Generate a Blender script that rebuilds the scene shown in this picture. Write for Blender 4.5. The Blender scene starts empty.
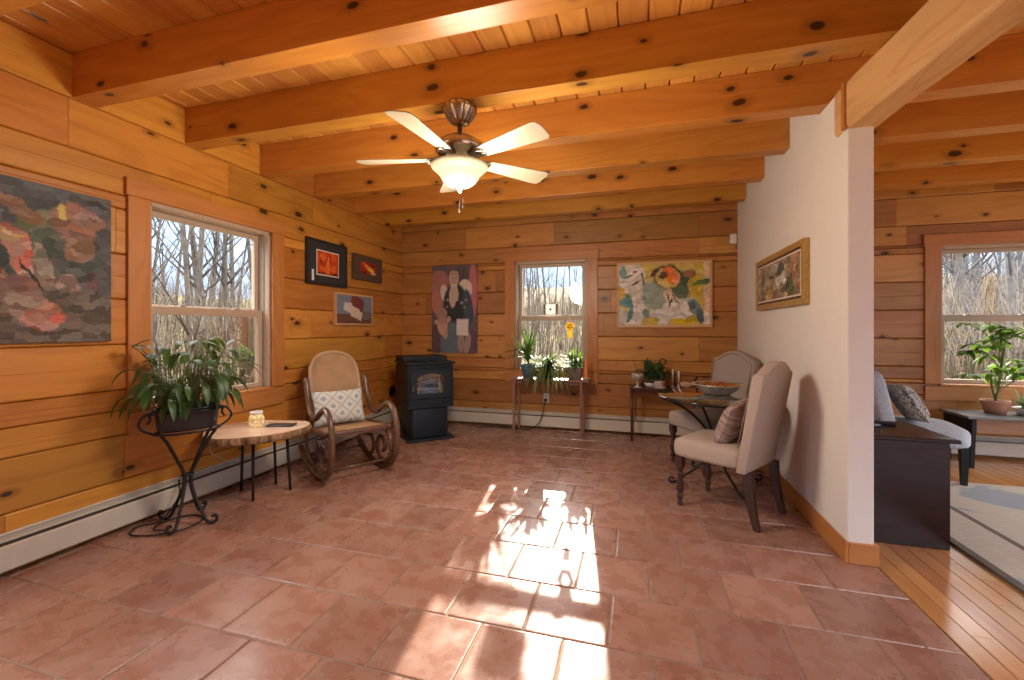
import bpy, bmesh, math, random
from mathutils import Vector, Matrix, Euler
R = random.Random(7)
PI = math.pi
sc = bpy.context.scene
COL = sc.collection

# ------------------------------------------------------------------ camera
FPX = 428.0
cam_d = bpy.data.cameras.new('camera')
cam = bpy.data.objects.new('camera', cam_d)
COL.objects.link(cam)
cam.location = (0, 0, 1.25)
cam.rotation_euler = (math.radians(90), 0, math.radians(16.034))
cam_d.sensor_fit = 'HORIZONTAL'
cam_d.sensor_width = 36.0
cam_d.lens = FPX / 1024 * 36.0
cam_d.shift_y = -12 / 1024
cam_d.clip_start = 0.05
cam_d.clip_end = 300
sc.camera = cam

# ------------------------------------------------------------------ sky, sun, exposure
w = bpy.data.worlds.new('sky')
sc.world = w
w.use_nodes = True
nt = w.node_tree
nt.nodes.clear()
tc = nt.nodes.new('ShaderNodeTexCoord')
sp = nt.nodes.new('ShaderNodeSeparateXYZ')
rp = nt.nodes.new('ShaderNodeValToRGB')
rp.color_ramp.elements[1].position = .22
bg = nt.nodes.new('ShaderNodeBackground')
wo = nt.nodes.new('ShaderNodeOutputWorld')
nt.links.new(tc.outputs['Generated'], sp.inputs[0])
nt.links.new(sp.outputs['Z'], rp.inputs[0])
for _i, (_p, _c) in enumerate(((0.0, (.15, .19, .26)), (0.22, (.19, .27, .40)), (0.55, (1.75, 1.68, 1.62)), (1.0, (1.95, 1.95, 1.95)))):
    _e = rp.color_ramp.elements[_i] if _i < 2 else rp.color_ramp.elements.new(_p)
    _e.position = _p
    _e.color = (*_c, 1)
nt.links.new(rp.outputs[0], bg.inputs['Color'])
bg.inputs['Strength'].default_value = 1.0
nt.links.new(bg.outputs[0], wo.inputs[0])

sun_d = bpy.data.lights.new('sun', 'SUN')
sun_d.energy = 2.7
sun_d.angle = math.radians(0.6)
sun_d.color = (1.0, 0.90, 0.76)
sun = bpy.data.objects.new('sun', sun_d)
COL.objects.link(sun)
SUN = Vector((0.14, -1.0, -0.40)).normalized()
sun.rotation_euler = SUN.to_track_quat('-Z', 'Y').to_euler()
sun.location = (-5, 40, 18)

sc.view_settings.view_transform = 'Standard'
sc.view_settings.look = 'None'
sc.view_settings.gamma = 1.0
sc.view_settings.use_curve_mapping = False
sc.view_settings.exposure = 2.68
sc.cycles.use_denoising = True
sc.cycles.max_bounces = 10
sc.cycles.diffuse_bounces = 6
sc.cycles.glossy_bounces = 4
sc.cycles.transparent_max_bounces = 16
sc.cycles.sample_clamp_indirect = 6.0


# ------------------------------------------------------------------ mesh helpers
class MB:
    def __init__(s):
        s.v, s.f, s.sm = [], [], []

    def add(s, vs, fs, smooth=False, M=None):
        o = len(s.v)
        for p in vs:
            p = Vector(p)
            s.v.append(M @ p if M else p)
        for f in fs:
            s.f.append([i + o for i in f])
            s.sm.append(smooth)
        return s

    def box(s, x0, x1, y0, y1, z0, z1, M=None):
        return s.add([(x0, y0, z0), (x1, y0, z0), (x1, y1, z0), (x0, y1, z0), (x0, y0, z1), (x1, y0, z1), (x1, y1, z1), (x0, y1, z1)],
                     [(0, 3, 2, 1), (4, 5, 6, 7), (0, 1, 5, 4), (1, 2, 6, 5), (2, 3, 7, 6), (3, 0, 4, 7)], False, M)

    def tube(s, pts, r, n=8, closed=False, M=None, flat=1.0, up=None):
        pts = [Vector(p) for p in pts]
        m = len(pts)
        rs = r if isinstance(r, (list, tuple)) else [r] * m
        vs, fs = [], []
        N = None
        for i in range(m):
            if closed:
                t = pts[(i + 1) % m] - pts[i - 1]
            else:
                t = pts[min(i + 1, m - 1)] - pts[max(i - 1, 0)]
            if t.length < 1e-9:
                t = Vector((0, 0, 1))
            t.normalize()
            if N is None:
                a = Vector(up) if up else (Vector((0, 0, 1)) if abs(t.z) < .9 else Vector((1, 0, 0)))
                N = (a - t * a.dot(t)).normalized()
            else:
                N = N - t * N.dot(t)
                if N.length < 1e-6:
                    N = t.orthogonal()
                N.normalize()
            B = t.cross(N)
            for k in range(n):
                a = 2 * PI * k / n
                vs.append(pts[i] + N * (math.cos(a) * rs[i]) + B * (math.sin(a) * rs[i] * flat))
        for i in range(m if closed else m - 1):
            j = (i + 1) % m
            for k in range(n):
                l = (k + 1) % n
                fs.append((i * n + k, i * n + l, j * n + l, j * n + k))
        s.add(vs, fs, True, M)
        if not closed:
            o = len(s.v) - m * n
            s.f.append([o + k for k in range(n)][::-1])
            s.sm.append(False)
            s.f.append([o + (m - 1) * n + k for k in range(n)])
            s.sm.append(False)
        return s

    def lathe(s, prof, n=24, c=(0, 0, 0), M=None, smooth=True, cap=True):
        vs, fs = [], []
        for r, z in prof:
            for k in range(n):
                a = 2 * PI * k / n
                vs.append((c[0] + r * math.cos(a), c[1] + r * math.sin(a), c[2] + z))
        m = len(prof)
        for i in range(m - 1):
            for k in range(n):
                l = (k + 1) % n
                fs.append((i * n + k, i * n + l, (i + 1) * n + l, (i + 1) * n + k))
        s.add(vs, fs, smooth, M)
        if cap:
            o = len(s.v) - m * n
            if prof[0][0] > 1e-5:
                s.f.append([o + k for k in range(n)][::-1]); s.sm.append(False)
            if prof[-1][0] > 1e-5:
                s.f.append([o + (m - 1) * n + k for k in range(n)]); s.sm.append(False)
        return s

    def prism(s, outline, d0, d1, axis='y', M=None, smooth=False):
        n = len(outline)

        def P(a, b, d):
            return {'y': (a, d, b), 'z': (a, b, d), 'x': (d, a, b)}[axis]
        vs = [P(a, b, d0) for a, b in outline] + [P(a, b, d1) for a, b in outline]
        s.add(vs, [list(range(n)), list(range(2 * n - 1, n - 1, -1))], False, M)
        o = len(s.v) - 2 * n
        for i in range(n):
            j = (i + 1) % n
            s.f.append([o + i, o + n + i, o + n + j, o + j]); s.sm.append(smooth)
        return s

    def grid(s, fn, nu, nv, M=None, wrap=False, smooth=True):
        vs = [fn(i / nu, j / nv) for i in range(nu + (0 if wrap else 1)) for j in range(nv + 1)]
        fs = []
        for i in range(nu):
            i2 = (i + 1) % nu if wrap else i + 1
            for j in range(nv):
                fs.append((i * (nv + 1) + j, i2 * (nv + 1) + j, i2 * (nv + 1) + j + 1, i * (nv + 1) + j + 1))
        return s.add(vs, fs, smooth, M)

    def leaf(s, base, az, el, L, W, droop=1.0, n=6, fold=.25, tip=.75):
        d = Vector((math.cos(az) * math.cos(el), math.sin(az) * math.cos(el), math.sin(el)))
        side = Vector((-math.sin(az), math.cos(az), 0))
        p = Vector(base)
        vs, fs = [], []
        for i in range(n + 1):
            t = i / n
            wd = W * .5 * (math.sin(PI * min(1, t ** tip * .97 + .03)) ** .8 if t < 1 else 0.0) + .0006
            up = side.cross(d).normalized()
            if up.z < 0:
                up = -up
            vs += [p - side * wd + up * wd * fold, p, p + side * wd + up * wd * fold]
            d = (d + Vector((0, 0, -droop / n))).normalized()
            p = p + d * (L / n)
        for i in range(n):
            for k in (0, 1):
                a = i * 3 + k
                fs.append((a, a + 1, a + 4, a + 3))
        return s.add(vs, fs, True)

    def build(s, name, mat, parent=None, bevel=0, seg=2, subsurf=0, solid=0, angle=35, loc=None, rotz=0):
        me = bpy.data.meshes.new(name)
        me.from_pydata([tuple(p) for p in s.v], [], s.f)
        me.polygons.foreach_set('use_smooth', s.sm if not (bevel and seg > 2) else [True] * len(s.f))
        me.update()
        bm = bmesh.new(); bm.from_mesh(me)
        bmesh.ops.recalc_face_normals(bm, faces=bm.faces)
        bm.to_mesh(me); bm.free()
        me.materials.append(mat)
        o = bpy.data.objects.new(name, me)
        COL.objects.link(o)
        if parent:
            o.parent = parent
        if loc:
            o.location = loc
        o.rotation_euler.z = rotz
        if solid:
            m = o.modifiers.new('solid', 'SOLIDIFY'); m.thickness = solid; m.offset = 0
        if bevel:
            m = o.modifiers.new('bevel', 'BEVEL'); m.width = bevel; m.segments = seg
            m.limit_method = 'ANGLE'; m.angle_limit = math.radians(angle)
            m.harden_normals = False
        if subsurf:
            m = o.modifiers.new('sub', 'SUBSURF'); m.levels = subsurf; m.render_levels = subsurf
        return o


def spline(pts, n=6, closed=False):
    P = [Vector(p) for p in pts]
    m = len(P)
    out = []
    for i in range(m if closed else m - 1):
        p0 = P[(i - 1) % m] if closed or i > 0 else P[0] * 2 - P[1]
        p1, p2 = P[i], P[(i + 1) % m]
        p3 = P[(i + 2) % m] if closed or i + 2 < m else P[-1] * 2 - P[-2]
        for k in range(n):
            t = k / n
            out.append(.5 * ((2 * p1) + (p2 - p0) * t + (2 * p0 - 5 * p1 + 4 * p2 - p3) * t * t + (3 * p1 - p0 - 3 * p2 + p3) * t ** 3))
    if not closed:
        out.append(P[-1])
    return out


def tag(o, label=None, cat=None, group=None, kind=None):
    if label: o['label'] = label
    if cat: o['category'] = cat
    if group: o['group'] = group
    if kind: o['kind'] = kind
    return o


def thing(name, label, cat, loc=(0, 0, 0), rotz=0, group=None, kind=None):
    o = bpy.data.objects.new(name, None)
    o.empty_display_size = .1
    COL.objects.link(o)
    o.location = loc
    o.rotation_euler = (0, 0, rotz)
    return tag(o, label, cat, group, kind)


def dup(root, loc, rotz, label=None, group=None, name=None):
    r = root.copy(); COL.objects.link(r)
    r.location = loc; r.rotation_euler = (0, 0, rotz)
    if label: r['label'] = label
    if group: r['group'] = group
    for ch in list(root.children):
        c = ch.copy(); COL.objects.link(c); c.parent = r
        for g in list(ch.children):
            d = g.copy(); COL.objects.link(d); d.parent = c
    return r


# ------------------------------------------------------------------ materials
class NT:
    def __init__(s, name):
        s.m = bpy.data.materials.new(name)
        s.m.use_nodes = True
        s.t = s.m.node_tree
        s.t.nodes.clear()
        s.out = s.t.nodes.new('ShaderNodeOutputMaterial')

    def n(s, typ, ins=None, **kw):
        x = s.t.nodes.new(typ)
        for k, v in kw.items():
            setattr(x, k, v)
        for k, v in (ins or {}).items():
            s.set(x.inputs[k], v)
        return x

    def set(s, sock, v):
        if isinstance(v, bpy.types.NodeSocket):
            s.t.links.new(v, sock)
        elif isinstance(v, bpy.types.Node):
            s.t.links.new(v.outputs[0], sock)
        else:
            if isinstance(v, (tuple, list)) and len(v) == 3 and sock.type == 'RGBA':
                v = (*v, 1)
            sock.default_value = v

    def math(s, op, a, b=0.0, c=None):
        x = s.n('ShaderNodeMath', operation=op)
        s.set(x.inputs[0], a); s.set(x.inputs[1], b)
        if c is not None: s.set(x.inputs[2], c)
        return x.outputs[0]

    def mix(s, f, a, b, mode='MIX'):
        x = s.n('ShaderNodeMix', data_type='RGBA', blend_type=mode)
        s.set(x.inputs[0], f); s.set(x.inputs[6], a); s.set(x.inputs[7], b)
        return x.outputs[2]

    def rng(s, v, a, b, c=0.0, d=1.0, smooth=False):
        x = s.n('ShaderNodeMapRange')
        if smooth: x.interpolation_type = 'SMOOTHSTEP'
        for i, q in enumerate((v, a, b, c, d)):
            s.set(x.inputs[i], q)
        return x.outputs[0]

    def obj(s):
        return s.n('ShaderNodeTexCoord').outputs['Object']

    def noise(s, vec, scale, detail=3, rough=.55, dist=0):
        x = s.n('ShaderNodeTexNoise', {'Vector': vec, 'Scale': scale, 'Detail': detail, 'Roughness': rough, 'Distortion': dist})
        return x.outputs['Fac']

    def bsdf(s, col, rough=.5, metal=0.0, normal=None, spec=.5, **kw):
        b = s.n('ShaderNodeBsdfPrincipled')
        s.set(b.inputs['Base Color'], col); s.set(b.inputs['Roughness'], rough); s.set(b.inputs['Metallic'], metal)
        s.set(b.inputs['Specular IOR Level'], spec)
        if normal is not None: s.set(b.inputs['Normal'], normal)
        for k, v in kw.items(): s.set(b.inputs[k], v)
        s.t.links.new(b.outputs[0], s.out.inputs[0])
        return b

    def bump(s, h, strength=.2, dist=.01):
        return s.n('ShaderNodeBump', {'Height': h, 'Strength': strength, 'Distance': dist}).outputs[0]


_cache = {}


def plain(name, col, rough=.5, metal=0.0, var=.06, nscale=30, spec=.5, bump=0.0):
    if name in _cache: return _cache[name]
    t = NT(name)
    o = t.obj()
    f = t.noise(o, nscale, 4)
    c = t.mix(t.rng(f, .3, .7), tuple(x * (1 - var) for x in col), tuple(min(1, x * (1 + var)) for x in col))
    t.bsdf(c, t.rng(f, .3, .7, rough * .92, min(1, rough * 1.08)), metal, t.bump(f, bump, .005) if bump else None, spec)
    _cache[name] = t.m
    return t.m


def wood(name, axis, light, dark, rough=.38, spec=.5, knots=.5, var=.16, kscale=3.0, knotsize=.075, island=True):
    """pine boards with the grain along one axis; every board (mesh island) gets its own shift and tone"""
    t = NT(name)
    sep = t.n('ShaderNodeSeparateXYZ', {0: t.obj()})
    ax = 'XYZ'.index(axis)
    al = sep.outputs[ax]
    o1, o2 = [sep.outputs[i] for i in range(3) if i != ax]
    ac = t.math('ADD', o1, o2)
    if island:
        rnd = t.n('ShaderNodeNewGeometry').outputs['Random Per Island']
    else:
        rnd = t.n('ShaderNodeObjectInfo').outputs['Random']
    al2 = t.math('ADD', al, t.math('MULTIPLY', rnd, 53.0))
    ac2 = t.math('ADD', ac, t.math('MULTIPLY', rnd, 17.0))

    def vec(sa, sb):
        return t.n('ShaderNodeCombineXYZ', {0: t.math('MULTIPLY', al2, sa), 1: t.math('MULTIPLY', ac2, sb), 2: t.math('MULTIPLY', rnd, 9.0)}).outputs[0]
    # knots
    vo = t.n('ShaderNodeTexVoronoi', {'Vector': vec(kscale * .62, kscale * 1.1), 'Scale': 1.0, 'Randomness': 1.0}, voronoi_dimensions='2D')
    dist = t.math('ADD', vo.outputs['Distance'], t.rng(t.noise(vec(9, 14), 1.0, 2), .3, .7, -.025, .025))
    csep = t.n('ShaderNodeSeparateColor', {0: vo.outputs['Color']})
    on = t.math('LESS_THAN', csep.outputs[0], knots)
    size = t.math('MULTIPLY', t.rng(csep.outputs[1], 0, 1, .45, 1.1), knotsize)
    core = t.math('MULTIPLY', on, t.rng(t.math('DIVIDE', dist, size), .75, 1.05, 1, 0))
    halo = t.math('MULTIPLY', on, t.rng(t.math('DIVIDE', dist, size), .8, 3.2, 1, 0, True))
    # cathedral grain bent around the knots
    g = t.noise(vec(.55, 4.2), 1.0, 2, .5, .3)
    g2 = t.math('ADD', t.math('MULTIPLY', g, 52.0), t.math('MULTIPLY', halo, 5.0))
    rings = t.rng(t.math('SINE', g2), -.4, 1.0, 0, 1)
    fine = t.noise(vec(3.5, 130), 1.0, 3, .6)
    broad = t.noise(vec(.7, 5), 1.0, 3, .5)
    f = t.math('ADD', t.math('MULTIPLY', rings, .32), t.math('MULTIPLY', t.rng(fine, .3, .7), .25))
    f = t.math('ADD', f, t.math('MULTIPLY', t.rng(broad, .3, .7), .43))
    c = t.mix(f, light, dark)
    c = t.mix(t.math('MULTIPLY', halo, .55), c, tuple(x * .55 for x in dark))
    c = t.mix(t.math('MULTIPLY', core, .92), c, (.035, .011, .005))
    hs = t.n('ShaderNodeHueSaturation', {'Color': c, 'Hue': t.rng(t.math('FRACT', t.math('MULTIPLY', rnd, 7.3)), 0, 1, .492, .508), 'Saturation': 1.0,
                                         'Value': t.rng(t.math('FRACT', t.math('MULTIPLY', rnd, 3.7)), 0, 1, 1 - var, 1 + var)})
    t.bsdf(hs.outputs[0], t.rng(f, 0, 1, rough * .85, rough * 1.15), 0, t.bump(f, .12, .003), spec)
    return t.m


LOG_L, LOG_D = (.62, .268, .046), (.42, .150, .020)
M_log_y = wood('log wall pine along y', 'Y', LOG_L, LOG_D, knots=.6, kscale=3.3, knotsize=.08)
M_log_x = wood('log wall pine along x', 'X', (.53, .245, .068), (.36, .140, .033), knots=.62, kscale=3.8, knotsize=.08, var=.24)
M_beam = wood('ceiling beam pine', 'X', (.60, .262, .042), (.45, .165, .023), knots=.72, kscale=3.6, knotsize=.085, island=False, var=.10)
M_plank = wood('ceiling plank pine', 'Y', (.67, .315, .068), (.50, .20, .036), knots=.4, var=.13)
M_timber = wood('hewn timber', 'Y', (.74, .45, .20), (.52, .275, .095), knots=.6, kscale=2.2, knotsize=.09, island=False, rough=.6, var=.05)
M_cas_z = wood('window casing pine upright', 'Z', (.56, .25, .066), (.41, .155, .034), knots=.35, knotsize=.05, var=.05)
M_cas_x = wood('window casing pine level', 'X', (.56, .25, .066), (.41, .155, .034), knots=.35, knotsize=.05, var=.05)
M_base_y = wood('pine baseboard along y', 'Y', (.60, .27, .07), (.45, .17, .035), knots=.4, knotsize=.05)
M_base_x = wood('pine baseboard along x', 'X', (.60, .27, .07), (.45, .17, .035), knots=.3, knotsize=.05)
M_oak = wood('oak strip floor', 'Y', (.50, .235, .075), (.36, .15, .042), rough=.17, spec=1.0, knots=0.0, var=.12)
M_dark_x = wood('dark stained wood', 'X', (.030, .009, .006), (.014, .004, .003), rough=.25, spec=.3, knots=0, var=.1, island=False)
M_console = wood('walnut console wood', 'X', (.11, .042, .022), (.06, .02, .011), rough=.3, knots=0, var=.1)
M_bench = wood('worn reddish bench wood', 'X', (.33, .17, .115), (.20, .095, .065), rough=.32, knots=0, var=.1)
M_leg = wood('turned chair leg wood', 'Z', (.075, .036, .022), (.035, .017, .011), rough=.35, spec=.35, knots=0, var=.1)
M_bent = wood('bentwood brown', 'Y', (.17, .085, .042), (.075, .036, .018), rough=.28, knots=0, var=.1)
M_slab = wood('slab top wood', 'X', (.80, .60, .45), (.62, .42, .28), rough=.2, knots=0, var=.05)
M_desk = wood('desk wood', 'X', (.38, .21, .10), (.26, .13, .06), rough=.4, knots=.15, var=.1)
M_light_frame = wood('light frame wood', 'X', (.72, .45, .22), (.58, .34, .15), rough=.4, knots=0)
M_gold = plain('gilt frame', (.50, .30, .09), .35, .35, .2, 60)
M_black_frame = plain('black frame', (.018, .018, .018), .4)
M_brown_frame = plain('brown frame', (.10, .055, .03), .45)
M_white_wall = plain('painted white wall', (.76, .72, .67), .75, 0, .015, 9, .2, .02)
M_heater = plain('cream heater enamel', (.58, .53, .44), .4, 0, .05, 6)
M_heater_dark = plain('heater slot', (.05, .047, .042), .6)
M_iron = plain('black wrought iron', (.012, .011, .011), .42, 0, .2, 40, .35)
M_stove = plain('dark blue black stove enamel', (.013, .019, .025), .45, 0, .1, 25, .3)
M_stove_d = plain('black cast iron', (.008, .009, .010), .5, 0, .06, 30, .3)
M_ash = plain('pale firebrick', (.55, .50, .38), .8, 0, .25, 12)
M_vinyl = plain('window sash', (.46, .34, .25), .4, 0, .03)
M_vinyl_d = plain('window track', (.30, .25, .20), .5, 0, .05)
M_linen = plain('beige linen', (.42, .335, .28), .9, 0, .07, 260, .1, .12)
M_linen2 = plain('greige linen', (.36, .30, .26), .9, 0, .07, 260, .1, .12)
M_piping = plain('linen welt', (.30, .235, .19), .9, 0, .05, 200, .1)
M_nickel = plain('brushed nickel', (.55, .50, .45), .22, 1.0, .08, 40)
M_nickel_d = plain('aged nickel', (.32, .28, .25), .3, 1.0, .1, 40)
M_blade = plain('cream fan blade', (.36, .30, .205), .38, 0, .04, 10)
M_plastic = plain('white plastic', (.74, .72, .68), .4, 0, .02)
M_cord_b = plain('black rubber cord', (.015, .015, .015), .5)
M_cord_w = plain('pale cord', (.55, .45, .36), .5)
M_phone = plain('slate grey glassy plastic', (.035, .04, .05), .15)
M_terra = plain('terracotta pot', (.42, .20, .12), .7, 0, .12, 20)
M_bluepot = plain('blue glazed pot', (.07, .15, .25), .25, 0, .2, 15)
M_greypot = plain('dull brown planter', (.17, .12, .10), .6, 0, .1, 15)
M_pinkpot = plain('pale pink pot', (.60, .45, .42), .4, 0, .08, 15)
M_whitepot = plain('white glazed dish', (.70, .68, .64), .3, 0, .04, 15)
M_zinc = plain('dark zinc trough', (.045, .045, .05), .35, .6, .25, 14)
M_soil = plain('potting soil', (.03, .02, .013), .95, 0, .4, 90, .1, .5)
M_silver = plain('tarnished silver', (.60, .57, .52), .35, .45, .25, 25)
M_copper = plain('amber bowl lining', (.42, .17, .06), .28, .5, .25, 18)
M_candle = plain('orange wax', (.75, .22, .05), .5, 0, .06, 20)
M_skin = plain('pale carved wood', (.62, .40, .28), .5, 0, .12, 30)
M_tan = plain('woven cane edging', (.40, .26, .15), .6, 0, .1, 40)
M_stem = plain('plant stem', (.13, .15, .05), .7, 0, .2, 30)
M_bark_pot = plain('woody stem', (.24, .16, .10), .8, 0, .2, 40)
M_red_glass = plain('yellow suncatcher glass', (.85, .60, .05), .2, 0, .15, 20)


def leafmat(name, a, b, rough=.4, trans=.35, tcol=(.35, .5, .04)):
    t = NT(name)
    f = t.noise(t.obj(), 14, 3)
    rnd = t.n('ShaderNodeNewGeometry').outputs['Random Per Island']
    c = t.mix(t.rng(t.math('ADD', t.math('MULTIPLY', f, .5), t.math('MULTIPLY', rnd, .5)), .25, .75), a, b)
    bs = t.bsdf(c, rough)
    tr = t.n('ShaderNodeBsdfTranslucent', {'Color': t.mix(.5, c, tcol)})
    mx = t.n('ShaderNodeMixShader', {0: trans, 1: bs.outputs[0], 2: tr.outputs[0]})
    t.t.links.new(mx.outputs[0], t.out.inputs[0])
    return t.m


M_leaf = leafmat('dark glossy leaf', (.020, .062, .016), (.052, .13, .032), .45, .2)
M_leaf2 = leafmat('mid green leaf', (.035, .10, .018), (.10, .20, .035), .5, .25, (.16, .26, .02))
M_leaf3 = leafmat('striped pale leaf', (.08, .15, .03), (.22, .28, .08), .55, .22, (.16, .24, .02))
M_leaf4 = leafmat('bright green leaf', (.05, .15, .015), (.15, .30, .03), .45, .35, (.25, .40, .03))
M_leaf5 = leafmat('deep green small leaf', (.025, .07, .03), (.06, .14, .06), .5, .25)
M_shrub = leafmat('yellow green shrub leaf', (.06, .09, .012), (.14, .16, .03), .85, .4, (.10, .13, .01))
M_plaque = leafmat('milky white plastic', (.70, .69, .66), (.74, .73, .70), .5, .45, (.8, .8, .78))
M_yellow = leafmat('yellow suncatcher', (.70, .45, .03), (.85, .62, .08), .3, .6, (.95, .70, .05))


def glass(name, tint, refl=1.0, rough=.0, cover=0.0, ccol=(.5, .5, .5)):
    t = NT(name)
    fr = t.n('ShaderNodeFresnel', {'IOR': 1.5})
    tr = t.n('ShaderNodeBsdfTransparent', {'Color': tint})
    gl = t.n('ShaderNodeBsdfGlossy', {'Color': (1, 1, 1), 'Roughness': rough})
    # clear pane with a mirror gloss that grows at glancing angles
    mx = t.n('ShaderNodeMixShader', {0: t.math('MULTIPLY', fr.outputs[0], refl), 1: tr.outputs[0], 2: gl.outputs[0]})
    last = mx
    if cover:
        df = t.n('ShaderNodeBsdfDiffuse', {'Color': ccol})
        last = t.n('ShaderNodeMixShader', {0: cover, 1: mx.outputs[0], 2: df.outputs[0]})
    t.t.links.new(last.outputs[0], t.out.inputs[0])
    return t.m


M_pane = glass('window glass', (.95, .96, .95), .8)
M_table_glass = glass('smoky table glass', (.50, .54, .52), 2.2, .02)
M_stove_glass = glass('stove door glass', (.75, .74, .68), 2.5, .03)
M_goblet = glass('goblet glass', (.8, .8, .76), 2.0, .05, .25, (.5, .48, .42))

# terracotta tile
t = NT('terracotta floor tile')
rnd = t.n('ShaderNodeNewGeometry').outputs['Random Per Island']
ov = t.n('ShaderNodeVectorMath', {0: t.obj(), 1: t.n('ShaderNodeCombineXYZ', {0: t.math('MULTIPLY', rnd, 31.0), 1: t.math('MULTIPLY', rnd, 57.0), 2: 0.0}).outputs[0]}, operation='ADD').outputs[0]
n1 = t.noise(ov, 3.0, 3, .5, 0)
n2 = t.noise(ov, 8, 5, .62, 0)
n3 = t.noise(ov, 120, 2, .6)
c = t.mix(t.rng(n1, .25, .75), (.255, .092, .055), (.345, .195, .148))
c = t.mix(t.rng(n2, .30, .85, 0, .6), c, (.40, .26, .205))
c = t.mix(t.rng(n2, .60, .15, 0, .5), c, (.22, .085, .05))
hs = t.n('ShaderNodeHueSaturation', {'Color': c, 'Value': t.rng(rnd, 0, 1, .86, 1.14)})
hh = t.math('ADD', t.math('MULTIPLY', n2, .7), t.math('MULTIPLY', n3, .3))
t.bsdf(hs.outputs[0], t.rng(n2, .3, .7, .20, .36), 0, t.bump(hh, .10, .006), .75)
M_tile = t.m
M_grout = plain('sandy grout', (.29, .215, .165), .9, 0, .12, 60, .2, .2)

# fabrics with printed pattern
t = NT('white cushion with blue diamonds')
o = t.obj()
sp_ = t.n('ShaderNodeSeparateXYZ', {0: o})
u = t.math('ADD', sp_.outputs[0], sp_.outputs[2]); v_ = t.math('SUBTRACT', sp_.outputs[0], sp_.outputs[2])
fu = t.math('ABSOLUTE', t.math('SUBTRACT', t.math('FRACT', t.math('MULTIPLY', u, 7.0)), .5))
fv = t.math('ABSOLUTE', t.math('SUBTRACT', t.math('FRACT', t.math('MULTIPLY', v_, 7.0)), .5))
mx_ = t.math('MAXIMUM', fu, fv)
line = t.math('GREATER_THAN', mx_, .43)
dot = t.math('LESS_THAN', t.math('ADD', mx_, t.rng(t.noise(o, 40, 2), .3, .7, -.06, .06)), .17)
c = t.mix(line, (.60, .59, .55), (.44, .43, .40))
c = t.mix(t.math('MULTIPLY', dot, .8), c, (.24, .31, .37))
t.bsdf(c, .9, 0, t.bump(t.noise(o, 300, 2), .15, .002), .1)
M_cush = t.m

t = NT('dusky striped cushion')
o = t.obj()
f = t.noise(t.n('ShaderNodeMapping', {'Vector': o, 'Rotation': (0, .5, 0), 'Scale': (6, 6, 70)}).outputs[0], 1, 3)
t.bsdf(t.mix(t.rng(f, .38, .62), (.20, .125, .11), (.42, .33, .30)), .9, 0, None, .1)
M_cush2 = t.m

t = NT('black and cream scrawl cushion')
o = t.obj()
f = t.noise(o, 26, 3, .6, 1.5)
t.bsdf(t.mix(t.rng(t.math('ABSOLUTE', t.math('SUBTRACT', f, .5)), .02, .06), (.06, .055, .05), (.50, .46, .40)), .9, 0, None, .1)
M_cush3 = t.m

t = NT('pale blue chair fabric')
o = t.obj()
f = t.noise(o, 20, 4, .6, 1.0)
t.bsdf(t.mix(t.rng(t.math('ABSOLUTE', t.math('SUBTRACT', f, .5)), .0, .03), (.30, .33, .36), (.50, .54, .57)), .9, 0, None, .1)
M_blue = t.m

t = NT('woven cane')
o = t.obj()
wv = t.n('ShaderNodeTexChecker', {'Vector': o, 'Scale': 110.0})
f = t.noise(o, 8, 3)
c = t.mix(t.rng(f, .3, .7), (.34, .195, .095), (.43, .26, .14))
c = t.mix(t.math('MULTIPLY', wv.outputs['Fac'], .25), c, (.25, .13, .06))
t.bsdf(c, .6, 0, t.bump(wv.outputs['Fac'], .2, .002), .3)
M_cane = t.m

t = NT('grey woven rug')
o = t.obj()
sp_ = t.n('ShaderNodeSeparateXYZ', {0: o})
big = t.noise(o, 1.6, 3, .5, .8)
f2 = t.noise(t.n('ShaderNodeMapping', {'Vector': o, 'Scale': (14, 160, 1)}).outputs[0], 1, 3)
c = t.mix(t.rng(f2, .3, .7), (.40, .36, .31), (.53, .48, .42))
c = t.mix(t.rng(big, .56, .60), c, (.28, .31, .34))
for x0, x1 in ((-.5, .045), (.32, .36)):
    band = t.math('MULTIPLY', t.math('GREATER_THAN', sp_.outputs[0], x0), t.math('LESS_THAN', sp_.outputs[0], x1))
    c = t.mix(t.math('MULTIPLY', band, .85), c, (.085, .075, .065))
t.bsdf(c, .95, 0, t.bump(f2, .5, .004), .1)
M_rug = t.m

t = NT('rough slab bark')
o = t.obj()
f = t.noise(t.n('ShaderNodeMapping', {'Vector': o, 'Scale': (30, 30, 6)}).outputs[0], 1, 4, .6)
t.bsdf(t.mix(t.rng(f, .35, .65), (.12, .06, .03), (.42, .26, .14)), .8, 0, t.bump(f, .9, .02), .2)
M_bark = t.m

t = NT('mottled jar glass lit inside')
o = t.obj()
vo = t.n('ShaderNodeTexVoronoi', {'Vector': o, 'Scale': 55.0})
f = t.rng(vo.outputs['Distance'], .1, .55)
c = t.mix(f, (.78, .66, .40), (.45, .30, .12))
t.bsdf(c, .2, 0, None, .5, **{'Emission Color': (1.0, .70, .32, 1), 'Emission Strength': t.rng(f, 0, 1, .16, .04)})
M_jar = t.m

t = NT('frosted lamp glass lit')
o = t.obj()
f = t.noise(o, 9, 3, .5, 1)
t.bsdf((.26, .215, .145), .35, 0, None, .5, **{'Emission Color': (1.0, .74, .40, 1), 'Emission Strength': t.rng(f, .3, .7, .02, .045)})
M_bowl = t.m

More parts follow.
